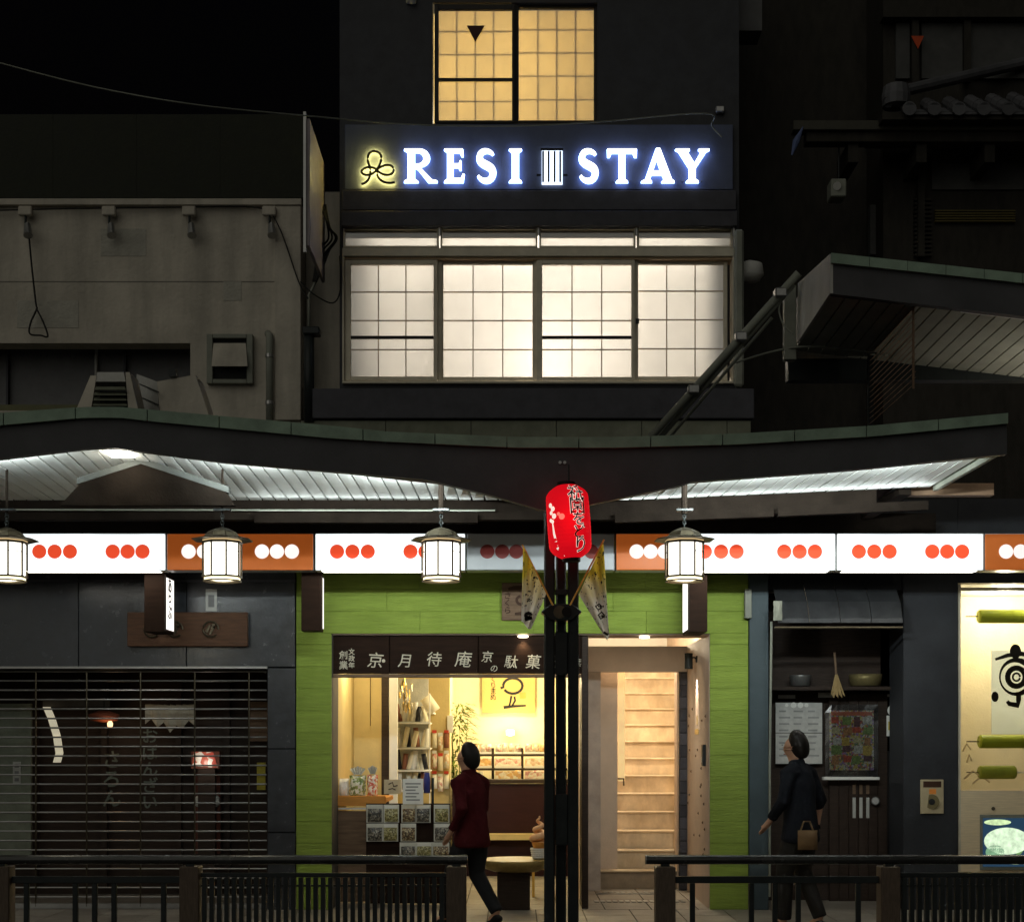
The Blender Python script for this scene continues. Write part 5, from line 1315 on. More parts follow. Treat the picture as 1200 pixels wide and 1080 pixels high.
def bars_dense(t, a, b, base=.10):
    z1 = Z(1022, DR); z0 = Z(1027, DR)
    MB().box(X(a, DR), X(b, DR), Y(DR) - .022, Y(DR) + .008, z0, z1).build("mid_rail", M_blackmetal, t, bevel=.003)
    MB().box(X(a, DR), X(b, DR), Y(DR) - .022, Y(DR) + .008, base, base + .045).build("bottom_rail", M_blackmetal, t, bevel=.004)
    MB().box(X(a, DR), X(b, DR), Y(DR) - .016, Y(DR) + .002, z0 - .065, z0 - .052).build("spacer_rail", M_blackmetal, t)
    n = int((b - a) / 8.6)
    for i in range(n):
        px = a + 5 + (b - a - 10) * i / (n - 1)
        MB().box(X(px - 2.6, DR), X(px + 2.6, DR), Y(DR) - .050, Y(DR) - .0165, base + .046, z0 - .001).build("slat", M_blackmetal, t)
t, _ = rail_run(-330, 548, (3, 224, 535), "dark metal kerb railing left of the steel post", False)
bars_open(t, 15, 212); bars_dense(t, 236, 523)
bars_dense(t, -290, -9)
t, _ = rail_run(757, 1420, (779, 1041, 1330), "dark metal kerb railing right of the steel post", True)
bars_open(t, 791, 1029); bars_dense(t, 1053, 1318)

# ================================================================== LEFT BUILDING (old concrete over a shuttered shop)
lb = thing("concrete_building", "old stained concrete building with dark top panelling above the barred shop", "building", (X(120), 0, 0))
lw0, lw1 = X(-330), X(352)
OW = (X(-210), X(223), Z(481), Z(402))
wall_with_openings(MB(), lw0, lw1, 3.95, Z(236), 0.0, 0.22, [OW]).build("upper_wall", M_concrete, lb)
MB().box(lw0, lw1, 0.222, 6, 3.95, 4.05).build("floor_slab", M_concrete, lb)
MB().box(lw1 - .12, lw1 - .001, .222, 6, 3.95, Z(236)).build("side_wall", M_concrete, lb)
box("pilaster", M_concrete, lb, 322, 352.5, 241, 492, 13.955, 13.998, .006)
box("cornice", M_concrete, lb, -330, 353, 232.5, 240, 13.94, 13.999, .005)
k = -330
while k < 356:
    e = min(k + 98, 357)
    box("siding_panel", M_siding, lb, k + .1, e - .1, 134, 232, 13.98 + random.uniform(0, .004), 14.06); k = e
MB().box(lw0, X(357), .065, 6, Z(232), Z(135)).build("attic", M_siding, lb)
# recessed window wall
MB().box(OW[0], OW[1], .42, .5, OW[2] - .05, OW[3] + .05).build("recess_wall", mat("grey_panel", (.16, .16, .165), .5, var=.15, dirt=(.10, .10, .09)), lb)
for px in (8, 112, 146):
    box("mullion", M_offwhite if px == 112 else M_band, lb, px - 1.2, px + 1.2, 403, 480, 14.36, 14.415)
box("recess_sill", mat("mossy_sill", (.14, .14, .08), .8), lb, -208, 222, 474, 481, 14.15, 14.40)
for a, b, y0, y1 in ((118, 171, 268, 300), (262, 283, 330, 352), (20, 92, 352, 384)):
    box("repair_patch", mat("patch_mortar", (.40, .385, .33), .9, var=.15, bump=.4), lb, a, b, y0, y1, 13.996, 13.9995)
box("pour_joint", mat("joint_shadow", (.22, .21, .18), .9), lb, -330, 321.5, 329.4, 330.4, 13.9965, 13.9998)
# ventilation box in the wall
vb = thing("wall_vent", "square framed wall vent with half-open flap on the concrete wall", "vent", W(269, 448, 13.95))
box("frame", M_pipe, vb, 242, 249, 391, 449, 13.93, 13.995, .004); box("frame", M_pipe, vb, 289, 296, 391, 449, 13.93, 13.995, .004)
box("frame", M_pipe, vb, 249.3, 288.7, 391, 396, 13.93, 13.995, .004); box("frame", M_pipe, vb, 249.3, 288.7, 444, 449, 13.93, 13.995, .004)
slab(vb, [(248, 429, 13.86), (290, 429, 13.86), (288, 402, 13.95), (250, 402, 13.95)], .012, "flap", M_concrete)
box("dark_mouth", M_black, vb, 249.5, 288.5, 396.5, 443.5, 13.975, 13.994)
# drain pipes
dp = thing("drain_pipe", "grey drain pipe with dark elbow on the concrete wall's right side", "pipe", W(316, 492, 13.9))
MB().tube([W(316, 494, 13.93), W(316, 400, 13.93), W(316, 394, 13.95), W(314, 391, 14.02)], .036, 12).build("pipe", M_pipe, dp, smooth=True)
for py in (415, 470): MB().tube([W(316, py, 13.93), W(316, py + 4, 13.93)], .042, 12).build("collar", M_steel, dp)
dp = thing("drain_pipe", "black drain pipe with hopper in the gap beside the concrete wall", "pipe", W(362, 470, 13.85))
MB().tube([W(362, 494, 13.85), W(362, 388, 13.85)], .05, 12).build("pipe", M_blackmetal, dp, smooth=True)
box("hopper", M_blackmetal, dp, 354, 374, 382, 391, 13.78, 13.92, .01)
MB().tube([W(362, 384, 13.85), W(362, 346, 13.9), W(376, 318, 14.0), W(386, 292, 14.05)], .014, 8).build("upper_pipe", M_pipe, dp, smooth=True)
# gap wall between the buildings
MB().box(lw1 + .005, bx0 - .005, 0.35, 0.5, 3.9, Z(225, 14.35)).build("gap_wall", M_concrete, lb)
# projecting sheet sign seen edge-on
ps = thing("side_sign", "tall pale panel sign seen almost edge-on between the buildings", "sign", W(362, 292, 13))
MB().box(X(363, 13) - .03, X(363, 13), Y(13), Y(14.05), Z(288, 13), Z(139, 13)).build("panel", mat("mauve_grey_panel", (.30, .26, .27), .5), ps, bevel=.003)
MB().box(X(363, 13) - .055, X(363, 13) - .031, Y(13) - .02, Y(13) + .02, Z(296, 13), Z(132, 13)).build("edge_post", M_steel, ps)
MB().tube([(X(363, 13) - .01, Y(13) + .1, Z(165, 13)), (X(363, 13) - .01, Y(14.05), Z(150, 13))], .008, 6).build("stay", M_steel, ps)
# unlit floodlights along the cornice and their cable
for i, (px, lab) in enumerate(((30, "leftmost unlit floodlight under the concrete wall's cornice"), (128, "second unlit floodlight from the left under the cornice"), (222, "third unlit floodlight from the left under the cornice"), (316, "rightmost unlit floodlight under the concrete wall's cornice"))):
    t = thing("unlit_floodlight", lab, "floodlight", W(px, 260, 13.9), "unlit floodlights along the cornice")
    box("bracket", M_concrete, t, px - 9, px + 7, 241, 252, 13.90, 13.953, .01)
    MB().tube([W(px, 252, 13.93), W(px, 262, 13.90)], .012, 8).build("stem", M_blackmetal, t)
    MB().tube([W(px + 2, 263, 13.92), W(px + 3, 276, 13.86)], [.03, .045], 12).build("lamp_head", M_steel, t)
cable("wall_cable", [W(-20, 247, 13.93), W(60, 245, 13.93), W(120, 244, 13.93), W(200, 243, 13.93), W(300, 243, 13.93), W(325, 262, 13.92), W(350, 330, 13.93), W(361, 350, 13.88)], "thin cable running under the cornice and down to the gap", .007)
cable("dangling_cable", [W(33, 265, 13.9), W(37, 310, 13.91), W(42, 355, 13.91), W(43, 362, 13.91), W(36, 378, 13.9), W(35, 391, 13.9), W(48, 393, 13.9), W(56, 394, 13.9), W(51, 378, 13.9), W(43, 362, 13.9)], "tangled black cable dangling down the concrete wall with a loop", .009)
cable("gap_cable", [W(352, 330, 13.8), W(368, 345, 13.8), W(390, 355, 13.8), W(399, 338, 13.8), W(398, 300, 13.85)], "drooping cable between concrete wall and lit windows", .007)
for i in range(7):
    a = random.uniform(-5, 5)
    cable("cable_bundle", [W(377 + a, 240, 13.9), W(384 + a * .6, 262 + a, 13.85), W(388 + a * 1.5, 280, 13.9), W(376 + a, 296 + a, 13.95), W(368 + a * .5, 330, 13.9)], "dark cable hanging in the gap between the buildings, %s from the left" % ("first", "second", "third", "fourth", "fifth", "sixth", "seventh")[i], .010, group="cables bundled in the gap")
cable("overhead_wire", [W(-40, 62, 12), W(0, 74, 12), W(110, 102, 12), W(230, 123, 12), W(361, 136, 12.6), W(480, 146, 13.2), W(600, 148, 13.4), W(700, 143, 13.5), W(826, 133, 13.7), W(834, 148, 13.85), W(846, 161, 13.85)], "long thin pale wire sagging across the facade above the sign", .006, M_pipe)
tag(MB().box(X(838), X(848), -.06, 0, Z(134), Z(127)).build("wire_anchor", M_steel, bevel=.008), "small wire anchor on the facade right of the yellow window", "anchor")

# ---- ground floor of the left building: polished stone, wooden sign, shutter
MB().box(lw0, X(346), .03, .3, 2.30, 3.94).build("shop_wall", M_black, lb)
for a, b, y0, y1 in ((-330, -100, 600, 781), (-100, 92, 600, 781), (92, 218.5, 600, 781), (218.5, 346, 600, 781)):
    box("stone_panel", M_stone, lb, a + .4, b - .4, y0, y1, 13.98, 14.028, .003)
box("panel_seam_rail", M_band, lb, -330, 346, 679, 681.5, 13.965, 13.979)
MB().box(X(313.5), X(346), .03, .5, 0, 2.30).build("shop_pillar", M_black, lb)
for y0, y1 in ((782, 877), (877, 975), (975, 1066)):
    box("stone_panel", M_stone, lb, 313.5, 346, y0 + .5, y1 - .5, 13.985, 14.028, .003)
ws_ = thing("wooden_shop_sign", "dark wooden signboard with dull brass emblems above the shutter", "signboard", W(220, 757, 13.9))
box("board", mat("sign_timber", (.10, .05, .028), .5, var=.3, scale=5, bump=.2, stretch=(1, 4, 9)), ws_, 149, 290, 717, 757, 13.90, 13.955, .005)
for px in (247, 205, 178):
    mbt = MB().tube([W(px + 9 * math.cos(a * PI / 8), 737 + 9 * math.sin(a * PI / 8), 13.885) for a in range(2, 17)], .010, 6)
    mbt.build("brass_emblem", M_bronze, ws_)
    shape("brass_mark", [ribbon([(-.04, -.03), (-.01, .03), (.04, .045)], .012), ribbon([(-.01, -.05), (.02, .0), (.0, .04)], .010)], W(px, 737, 13.89), M_bronze, ws_, .006)
t = thing("wall_notice", "small pale notice on the polished stone wall above the shutter", "notice", W(247, 716, 13.95))
box("sheet", M_offwhite, t, 241, 254, 690, 716, 13.97, 13.978)
box("print_block", mat("grey_print", (.2, .2, .2), .6), t, 244, 251, 697, 711, 13.966, 13.9695)

sh = thing("barred_shutter", "closed pipe-grille roller shutter across the left shop", "shutter", (X(150), .10, 0))
DSh = 14.10
z = 0.02; i = 0
while z < 2.30:
    MB().tube([(X(-330, DSh), Y(DSh), z), (X(312.5, DSh), Y(DSh), z)], .0085, 8).build("grille_bar", M_steel, sh)
    z += 11 / F * DSh
for px in (-146, -83, -20, 42.5, 102, 165, 228.5, 292):
    MB().tube([(X(px, DSh), Y(DSh) - .014, .02), (X(px, DSh), Y(DSh) - .014, 2.28)], .008, 6).build("grille_link", M_bronze, sh)
box("bottom_rail", M_steel, sh, -330, 312.5, 1058, 1064, 14.08, 14.13)
box("head_rail", M_steel, sh, -330, 313, 780.5, 783, 13.97, 14.05)
# shop front behind the shutter; its lit shapes are glass reflections rebuilt as objects
MB().box(lw0, X(346), 1.45, 1.55, 0, 2.35).build("inner_front", M_darkwood, lb)
MB().box(lw0, X(346), .302, 1.55, 2.351, 2.42).build("inner_ceiling", M_darkwood, lb)
MB().box(X(316), X(330), .5, 1.45, 0, 2.35).build("inner_side_wall", M_darkwood, lb)
struct(MB().box(lw0, X(346), 0.0, 1.6, -.12, -.004).build("left_shop_floor", M_pave))
d = 15.2
def dim(name, m, a, b, y0, y1, dd, th, label, cat, bev=0.0): return tag(MB().pbox(a, b, y0, y1, dd, dd + th).build(name, m, bevel=bev), label, cat)
dim("sliding_panel", mat("pale_green_panel", (.20, .22, .17), .6), -30, 36, 824, 1005, 15.3, .05, "dull pale sliding panel behind the shutter's left end", "panel")
t = thing("door_plate", "small grey lettered plate on the pale panel behind the shutter", "plate", W(20, 920, 15.28)); box("sheet", M_offwhite, t, 15, 24, 892, 919, 15.285, 15.295)
for y in (897, 905, 913): box("print_block", mat("grey_print", (.2, .2, .2), .6), t, 17, 22, y - 2, y + 2, 15.282, 15.2845)
# bent pale strip: a reflection in the glass, rebuilt as a glowing object
pts = [(50, 828), (56, 842), (62, 862), (65, 882), (62, 893)]; t = thing("paper_streamer", "curved pale glowing strip behind the left of the shutter, standing for a glass reflection", "reflection", W(58, 830, 15.1))
for (a, b), (c, e) in zip(pts[:-1], pts[1:]):
    slab(t, [(a, b, 15.1), (a + 9, b, 15.1), (c + 9, e, 15.12), (c, e, 15.12)], .01, "paper_fold", mat("streamer_paper", (.75, .7, .55), .7, emit=(1, .9, .65), emit_s=.35))
t = thing("reflected_lamp", "tiny warm glowing lamp behind the shutter, rebuilt from a glass reflection", "lamp", W(129, 850, 15.0))  # light dot reflected in the glass, rebuilt as a lamp inside
MB().lathe([(.005, 0), (.026, .02), (.03, .05), (.014, .08), (.004, .09)], W(129, 853, 15.0), 12).build("bulb", glow("dim_bulb", (1, .62, .3), 2.2), t, smooth=True)
MB().lathe([(.03, 0), (.14, .02), (.16, .08), (.05, .12)], W(122, 846, 15.05), 14).build("shade", mat("rust_shade", (.22, .06, .03), .6), t, smooth=True)
MB().tube([W(122, 833, 15.05), W(122, 790, 15.05)], .005, 6).build("cord", M_cable, t)
lamp('POINT', t, W(129, 856, 14.9), 1.2, (1, .62, .3), .05)
# ragged valance cloth
cl = thing("valance_cloth", "grubby pale cloth valance with ragged hem behind the shutter", "cloth", W(200, 850, 15.1))
hem = [848, 842, 852, 846, 858, 850, 853, 844, 850]
for i in range(8):
    a = 170 + i * 7.3
    slab(cl, [(a, hem[i], 15.08 + .02 * (i % 2)), (a + 7.1, hem[i + 1], 15.08 + .02 * ((i + 1) % 2)), (a + 7.1, 825 + abs(i - 3.5) * -.5 + 1.5, 15.1), (a, 825, 15.1)], .008, "cloth_fold", mat("valance_linen", (.40, .36, .28), .85))
# small lit picture box, rebuilt from a reflection in the glass
pb = thing("lit_picture_box", "small lit red and white picture box behind the shutter, rebuilt from a glass reflection", "light box", W(240, 898, 15.1))
box("case", M_redwood, pb, 224, 257, 880, 900, 15.1, 15.2)
slab(pb, [(225, 897, 15.09), (255, 899, 15.09), (250, 881, 15.095), (227, 880, 15.095)], .004, "picture", speckle("picture_print", [(.8, .7, .6), (.6, .08, .05), (.85, .8, .75), (.5, .1, .06), (.9, .86, .8)], 18))
lamp('POINT', pb, W(236, 893, 14.95), .9, (1, .85, .7), .03)
box("stand", M_darkwood, pb, 232, 252, 900.3, 1050, 15.12, 15.2)
for s, px, py, sz in (("あぶら", 131, 912, .20), ("京よーじや", 176, 900, .17)):
    t = write("glass_lettering", "さろん" if px == 131 else "おばんざい", sz, W(px, py, 15.0), mat("faded_lettering", (.15, .17, .14), .7), None, .002, .002, vertical=True, line=1.0)
    tag(t, "faded brush lettering hanging %s behind the shutter" % ("left of centre" if px == 131 else "under the ragged valance"), "lettering")
dim("ceiling_valance", mat("dim_valance", (.13, .115, .10), .8), 50, 128, 820, 828, 15.15, .03, "dull grey strip along the top behind the shutter", "strip")
dim("dark_pillar_cloth", M_redwood, 228, 258, 905, 1000, 15.3, .04, "dark red cloth panel below the lit picture box", "cloth")
dim("notice_sheet", M_oldwood, 293, 315, 822, 868, 15.2, .01, "pale notice sheet behind the shutter's right end", "notice")
dim("yellow_notice", mat("yellow_notice", (.42, .36, .05), .6), 301, 311, 893, 925, 15.2, .01, "narrow yellow notice behind the shutter's right end", "notice")
dim("grey_bag", M_offwhite, 228, 256, 932, 945, 15.15, .1, "low pale grey bag on the dark red cloth", "bag", .02)
for px in (36, 118, 205, 262): 
    box("door_stile", M_darkwood, lb, px, px + 7, 800, 1040, 15.36, 15.44)

# ================================================================== RIGHT: dark shop, lit shop, dark timber house above
db = thing("dark_shop_building", "unlit dark shop with recessed wooden doorway right of the green shop", "building", (X(990), 0, 0))
M_bluegrey = mat("blue_grey_paint", (.055, .075, .085), .5, var=.15, scale=3)
M_charcoal = mat("charcoal_render", (.034, .036, .041), .6, var=.2, scale=3, bump=.2)
MB().box(X(877.5), X(900), -.03, .5, 0, 3.94).build("left_pillar", M_bluegrey, db, bevel=.006)
MB().box(X(1058), X(1122), -.02, .5, 0, 3.94).build("right_pillar", M_charcoal, db, bevel=.006)
MB().box(X(900.2), X(1057.8), .06, .4, Z(690), 3.94).build("lintel_wall", M_charcoal, db)
MB().box(X(900), X(1058), .85, .95, 0, Z(690)).build("recess_wall", M_darkwood, db)
MB().box(X(877.5), X(1125), .5, .6, 3.3, 3.94).build("recess_ceiling", M_charcoal, db)
struct(MB().box(X(877.5), X(1125), 0.0, 1.0, -.12, -.004).build("right_shop_floor", M_pave))
# door made of boards
dr = thing("timber_door", "dark timber door with pale slits and round knob in the recess", "door", W(1010, 1060, 14.8))
for i in range(6):
    box("door_board", M_darkwood, dr, 972 + i * 11.4, 983 + i * 11.4, 812, 1058, 14.79, 14.835, .003)
for px in (1001, 1009, 1017):
    box("pale_slit", M_oldwood, dr, px - 1.8, px + 1.8, 919, 930, 14.782, 14.7895); box("pale_slit", M_offwhite, dr, px - 1.8, px + 1.8, 934, 958, 14.782, 14.7895)
MB().tube([W(1026, 938, 14.785), W(1026, 938, 14.73)], .045, 14).build("knob", M_steel, dr, bevel=.01)
# curved metal awning
aw = thing("metal_awning", "dark curved sheet-metal awning over the unlit doorway", "awning", W(985, 735, 13.7))
prof = [(0.05, Z(672, 14)), (-.12, Z(690, 14)), (-.28, Z(708, 14)), (-.36, Z(728, 14)), (-.37, Z(733, 14))]
nseg = 4
for i in range(nseg):
    x0 = X(910, 13.7) + (X(1056, 13.7) - X(910, 13.7)) * i / nseg; x1 = X(910, 13.7) + (X(1056, 13.7) - X(910, 13.7)) * (i + 1) / nseg
    mb = MB()
    for (a, b), (c, e) in zip(prof[:-1], prof[1:]):
        mb.hexa([(x0 + .003, a, b), (x1 - .003, a, b), (x1 - .003, c, e), (x0 + .003, c, e)], [(x0 + .003, a + .012, b - .006), (x1 - .003, a + .012, b - .006), (x1 - .003, c + .012, e - .004), (x0 + .003, c + .012, e - .004)])
    mb.build("awning_sheet", mat("awning_metal", (.035, .037, .04), .4, .3, var=.25, scale=6, bump=.15), aw)
MB().tube([(X(908, 13.62), -.375, Z(735, 13.62)), (X(1058, 13.62), -.375, Z(735, 13.62))], .012, 8).build("front_tube", M_bronze, aw)
# hanging things in the recess
cloth = thing("white_cloth", "crumpled white cloth bag hung at the awning's left corner", "cloth bag", W(911, 728, 13.6))
pillow(X(906, 13.6), X(916, 13.6), -.46, -.38, Z(727, 13.6), Z(704, 13.6), 6, .9).build("cloth_bag", M_pipe, cloth, smooth=True)
MB().tube([W(904, 728, 13.7), W(902, 900, 13.8), W(902, 1050, 13.9)], .012, 6).build("cord", M_pipe, cloth)
sf = thing("recess_shelf", "dark shelf board over the unlit doorway", "shelf", W(980, 806, 14.6))
box("board", M_darkwood, sf, 905, 1052, 804, 808, 14.45, 14.78)
tag(MB().lathe([(.07, 0), (.10, .01), (.11, .10), (.115, .11), (.10, .105), (.09, .02)], W(938, 804, 14.62), 20).build("steel_pot", M_steel, smooth=True), "steel pot on the shelf over the unlit doorway", "pot")
tag(MB().lathe([(.12, 0), (.15, .01), (.16, .08), (.165, .12), (.15, .115), (.13, .02)], W(1014, 804, 14.65), 20).build("brass_pot", mat("dull_brass", (.22, .18, .08), .45, .5), smooth=True), "dull brass pan at the shelf's right end", "pot")
brm = thing("hand_broom", "straw hand broom hanging over the doorway", "broom", W(982, 815, 14.4))
MB().tube([W(978, 764, 14.42), W(980, 790, 14.42)], .012, 8).build("handle", M_oldwood, brm)
for i in range(11):
    MB().tube([W(980, 788, 14.42), W(974 + i * 1.6, 814 + (i % 3) * 1.5, 14.40 + .01 * (i % 2))], [.008, .004], 4).build("straw", mat("straw", (.42, .30, .14), .8), brm)
box("name_strip", M_offwhite, dr, 912, 932, 814, 818, 14.78, 14.789); box("name_strip", M_offwhite, dr, 959, 978, 811, 817, 14.775, 14.785); box("name_strip", M_offwhite, dr, 1040, 1052, 813, 816, 14.78, 14.789)
nt_ = thing("menu_sheets", "two pale printed menu sheets on the unlit shop's wall", "notice", W(936, 895, 14.75))
box("sheet", mat("menu_paper", (.50, .49, .46), .6, var=.15, scale=12), nt_, 909, 963.5, 823, 858, 14.76, 14.766); box("sheet", mat("menu_paper", (.5, .5, .5), .6), nt_, 909, 963.5, 858.8, 894.5, 14.762, 14.768)
for i in range(8):
    for j in range(3):
        box("printed_line", mat("faint_print", (.30, .30, .29), .6), nt_, 913 + j * 17, 913 + j * 17 + 8 + (i * 5 + j * 3) % 6, 832 + i * 7.4, 834 + i * 7.4, 14.757, 14.7595)
for px, m_ in ((922, 2), (930, 3.5), (938, 3.5), (945, 2.5)):
    MB().tube([W(px, 826, 14.758), W(px, 826, 14.75)], m_ / F * 14.7, 12).build("magnet", M_cardwhite, nt_)
pl = thing("plastic_covered_poster", "colourful poster under wrinkled clear plastic by the dark door", "poster", W(998, 912, 14.75))
box("print", speckle("poster_print", [(.75, .20, .10), (.85, .65, .12), (.2, .34, .16), (.85, .75, .4), (.3, .14, .14), (.5, .3, .6), (.85, .8, .7)], 58, .6, .6), pl, 972, 1024, 832, 902, 14.73, 14.735)
PC = [(.70, .14, .08), (.80, .55, .12), (.30, .42, .12), (.75, .66, .35), (.20, .10, .10), (.62, .30, .12), (.80, .75, .62)]
for i in range(5):
    for j in range(4):
        box("printed_picture", mat("dish_print_%s" % "abcdefg"[(i * 3 + j * 2) % 7], PC[(i * 3 + j * 2) % 7], .5, var=.5, scale=45), pl, 974 + j * 12.4 + (i * 7 + j) % 3, 983 + j * 12.4 + (i * 5 + j * 2) % 4, 839.5 + i * 11.2 + (j * 3 + i) % 3, 847 + i * 11.2 + (j * 2 + i) % 5, 14.726, 14.7295)
box("printed_heading", mat("dish_print_heading", (.75, .2, .1), .5, var=.3, scale=30), pl, 974, 1022, 833.5, 838, 14.726, 14.7295)
pillow(X(967, 14.71), X(1029, 14.71), Y(14.69), Y(14.722), Z(910, 14.71), Z(825, 14.71), 9, .25).build("plastic_cover", glass("plastic_sheet", (.82, .84, .86), .16, .12), pl, smooth=False)
box("ledge", M_cardwhite, pl, 965, 1031, 910, 913.5, 14.66, 14.74, .004)
stk = thing("door_stickers", "small white and yellow stickers right of the plastic poster", "sticker", W(1047, 862, 14.75))
box("sticker", M_cardwhite, stk, 1039, 1055, 838, 862, 14.76, 14.764); box("sticker", mat("yellow_blue_print", (.55, .45, .05), .5), stk, 1041, 1053, 845, 855, 14.757, 14.7595)
MB().tube([W(1047, 832, 14.77), W(1047, 832, 14.74)], .06, 14).build("white_meter", M_cardwhite, stk)
dim("purple_tag", mat("purple_tag", (.20, .07, .22), .5), 1045, 1049, 914, 938, 14.76, .01, "narrow purple tag by the dark door's knob", "tag")
pg = thing("gas_meter_plate", "small cream plaque with round dial on the charcoal pillar", "plaque", W(1092, 953, 13.95))
box("plate", mat("cream_plate", (.52, .44, .28), .5, var=.15), pg, 1079, 1106, 913, 953, 13.955, 13.979, .004)
MB().tube([W(1092, 939, 13.954), W(1092, 939, 13.945)], .07, 20).build("dial", mat("olive_dial", (.16, .13, .06), .5), pg)
MB().tube([W(1092, 939, 13.944), W(1092, 939, 13.94)], .03, 14).build("dial_hub", M_black, pg)
box("heading", M_brown_print, pg, 1082, 1103, 915, 922, 13.952, 13.9545); box("emblem", mat("orange_seal", (.8, .28, .06), .6), pg, 1089, 1097, 924, 930, 13.952, 13.9545)
eb = tag(MB().box(X(871), X(879), -.10, -.04, Z(725), Z(691)).build("junction_box", M_pipe, bevel=.005), "small grey junction box at the green pillar's right edge", "junction box")

# ---- lit shop window on the far right
ls = thing("lit_shop_building", "shop with bright cream window at the picture's right edge", "building", (X(1200), 0, 0))
MB().box(X(1122.3), X(1420), -.01, .12, Z(683), 3.94).build("lintel_wall", M_charcoal, ls)
MB().box(X(1123), X(1400), 0.02, .10, 0.0, Z(1022)).build("base_wall", M_charcoal, ls)
M_creamlit = mat("warm_cream_wall", (.82, .70, .48), .7, var=.05)
MB().box(X(1100), X(1400), 1.3, 1.4, 0, Z(680)).build("display_back", M_creamlit, ls)
MB().box(X(1123.5) - .12, X(1123.5), .12, 1.3, 0, Z(680)).build("display_side", M_creamlit, ls)
MB().box(X(1100), X(1400), .121, 1.4, Z(683), Z(683) + .08).build("display_ceiling", M_white, ls)
box("shop_window", M_glassshop, ls, 1124, 1400, 684, 925, 14.03, 14.038)
box("window_frame", M_alu, ls, 1123, 1126, 684, 1021, 14.0, 14.06)
box("window_head_rail", M_creamlit, ls, 1126, 1400, 688, 692, 14.02, 14.028)
box("metal_panel", mat("brushed_bronze_panel", (.80, .66, .44), .4, 0, var=.12, scale=6, stretch=(1, 1, 12)), ls, 1126, 1400, 925.5, 1021, 14.0, 14.06)
MB().tube([W(1164, 947, 13.99), W(1164, 947, 14.0)], .018, 12).build("panel_lock", M_bronze, ls)
for px, e in ((1180, 20), (1290, 18)):
    t = thing("window_downlight", "round ceiling lamp inside the cream shop window " + ("near its left side" if px < 1200 else "beyond the frame"), "lamp", W(px, 684, 14.5))
    MB().lathe([(.05, 0), (.07, .005), (.07, .02), (.06, .03)], (X(px, 14.12), .2, Z(683) - .04), 16).build("lens", glow("window_lamp_lens", (1, .9, .65), 10), t)
    lamp('POINT', t, (X(px, 14.7), .75, Z(683) - .14), e * 2.1, (1.0, .88, .62), .08)
    lamp('POINT', t, (X(px + 40, 14.25), .22, Z(683) - .10), e * .5, (1.0, .88, .62), .08)
M_tube = mat("green_bamboo", (.32, .36, .03), .35, var=.15, scale=8)
for (a, b, y, dd, lab) in ((1146, 1240, 722, 14.35, "upper green bamboo tube on a rod in the lit window"), (1147, 1235, 868.5, 14.35, "middle green bamboo tube on a rod in the lit window"), (1147, 1190, 904.5, 14.3, "short lower green bamboo tube in the lit window")):
    t = thing("bamboo_tube", lab, "bamboo tube", W((a + b) / 2, y, dd), "green bamboo tubes in the window")
    r = 8 / F * dd
    p0, p1 = W(a, y, dd), W(b, y, dd)
    MB().tube([p0, p0 + Vector((.015, 0, 0)), p1 - Vector((.015, 0, 0)), p1], [r * .8, r, r, r * .8], 18).build("tube", M_tube, t, smooth=False)
    MB().tube([p0 - Vector((.12, 0, 0)), p0], .006, 6).build("rod", M_darkwood, t)
    if b < 1200: MB().tube([p1, p1 + Vector((.5, 0, 0))], .008, 6).build("rod", M_cardwhite, t)
wp = thing("window_poster", "pale blue-white poster with black ink swirl emblem in the lit window", "poster", W(1200, 860, 14.1))
box("sheet", paper("poster_paper", (.90, .95, .98), .8), wp, 1162, 1250, 762, 860, 14.10, 14.106)
q = W(1190.5, 793, 14.095)
for path, wd in ((arc(0, 0, .155, .165, -40, 330, 30), [.018 + .01 * math.sin(i / 4) for i in range(31)]), (arc(.005, 0, .085, .088, 40, 400, 24), .026), (arc(.005, 0, .035, .038, 0, 350, 12), .010), ([(-.2, .17), (-.08, .21), (.05, .225), (.22, .20)], [.012, .02, .022, .016])):
    shape("ink_stroke", [ribbon(path, wd)], q, M_black, wp, .001)
shape("ink_blot", [[(.055 * math.cos(a * PI / 10), .07 * math.sin(a * PI / 10)) for a in range(20)]], W(1190, 763, 14.093), M_black, wp, .001)
shape("ink_blot", [[(.035 * math.cos(a * PI / 10), .05 * math.sin(a * PI / 10)) for a in range(20)]], W(1166, 816, 14.095), M_black, wp, .001)
shape("ink_stroke", [ribbon([(.03, .08), (.03, .0), (.02, -.05), (-.06, -.035), (-.08, -.01)], [.022, .024, .028, .022, .016])], W(1190, 820, 14.095), M_black, wp, .001)
tv = thing("display_screen", "lit screen showing green tea sweets in the bronze panel", "screen", W(1175, 1020, 13.98))
box("bezel", M_pipe, tv, 1149, 1260, 954, 1019, 13.975, 13.999, .004)
scr = box("picture", glow("screen_base", (.02, .05, .09), 1.0), tv, 1152, 1260, 958, 1015, 13.968, 13.9745)
for (px, py, rx, ry, c, s) in ((1180, 985, .22, .13, (.75, .95, .66), 1.0), (1166, 998, .09, .07, (.25, .48, .28), .8), (1193, 990, .06, .09, (.22, .42, .14), .8), (1169, 963, .13, .028, (.72, .95, .50), .9), (1225, 975, .2, .12, (.8, .95, .75), 1.0), (1190, 1010, .1, .02, (.75, .95, .5), .7)):
    shape("picture_patch", [[(rx * math.cos(a * PI / 12), ry * math.sin(a * PI / 12)) for a in range(24)]], W(px, py, 13.966 - .0006 * (px % 7)), glow("screen_patch_%d" % px, c, s, .25, 22), tv, .0003)
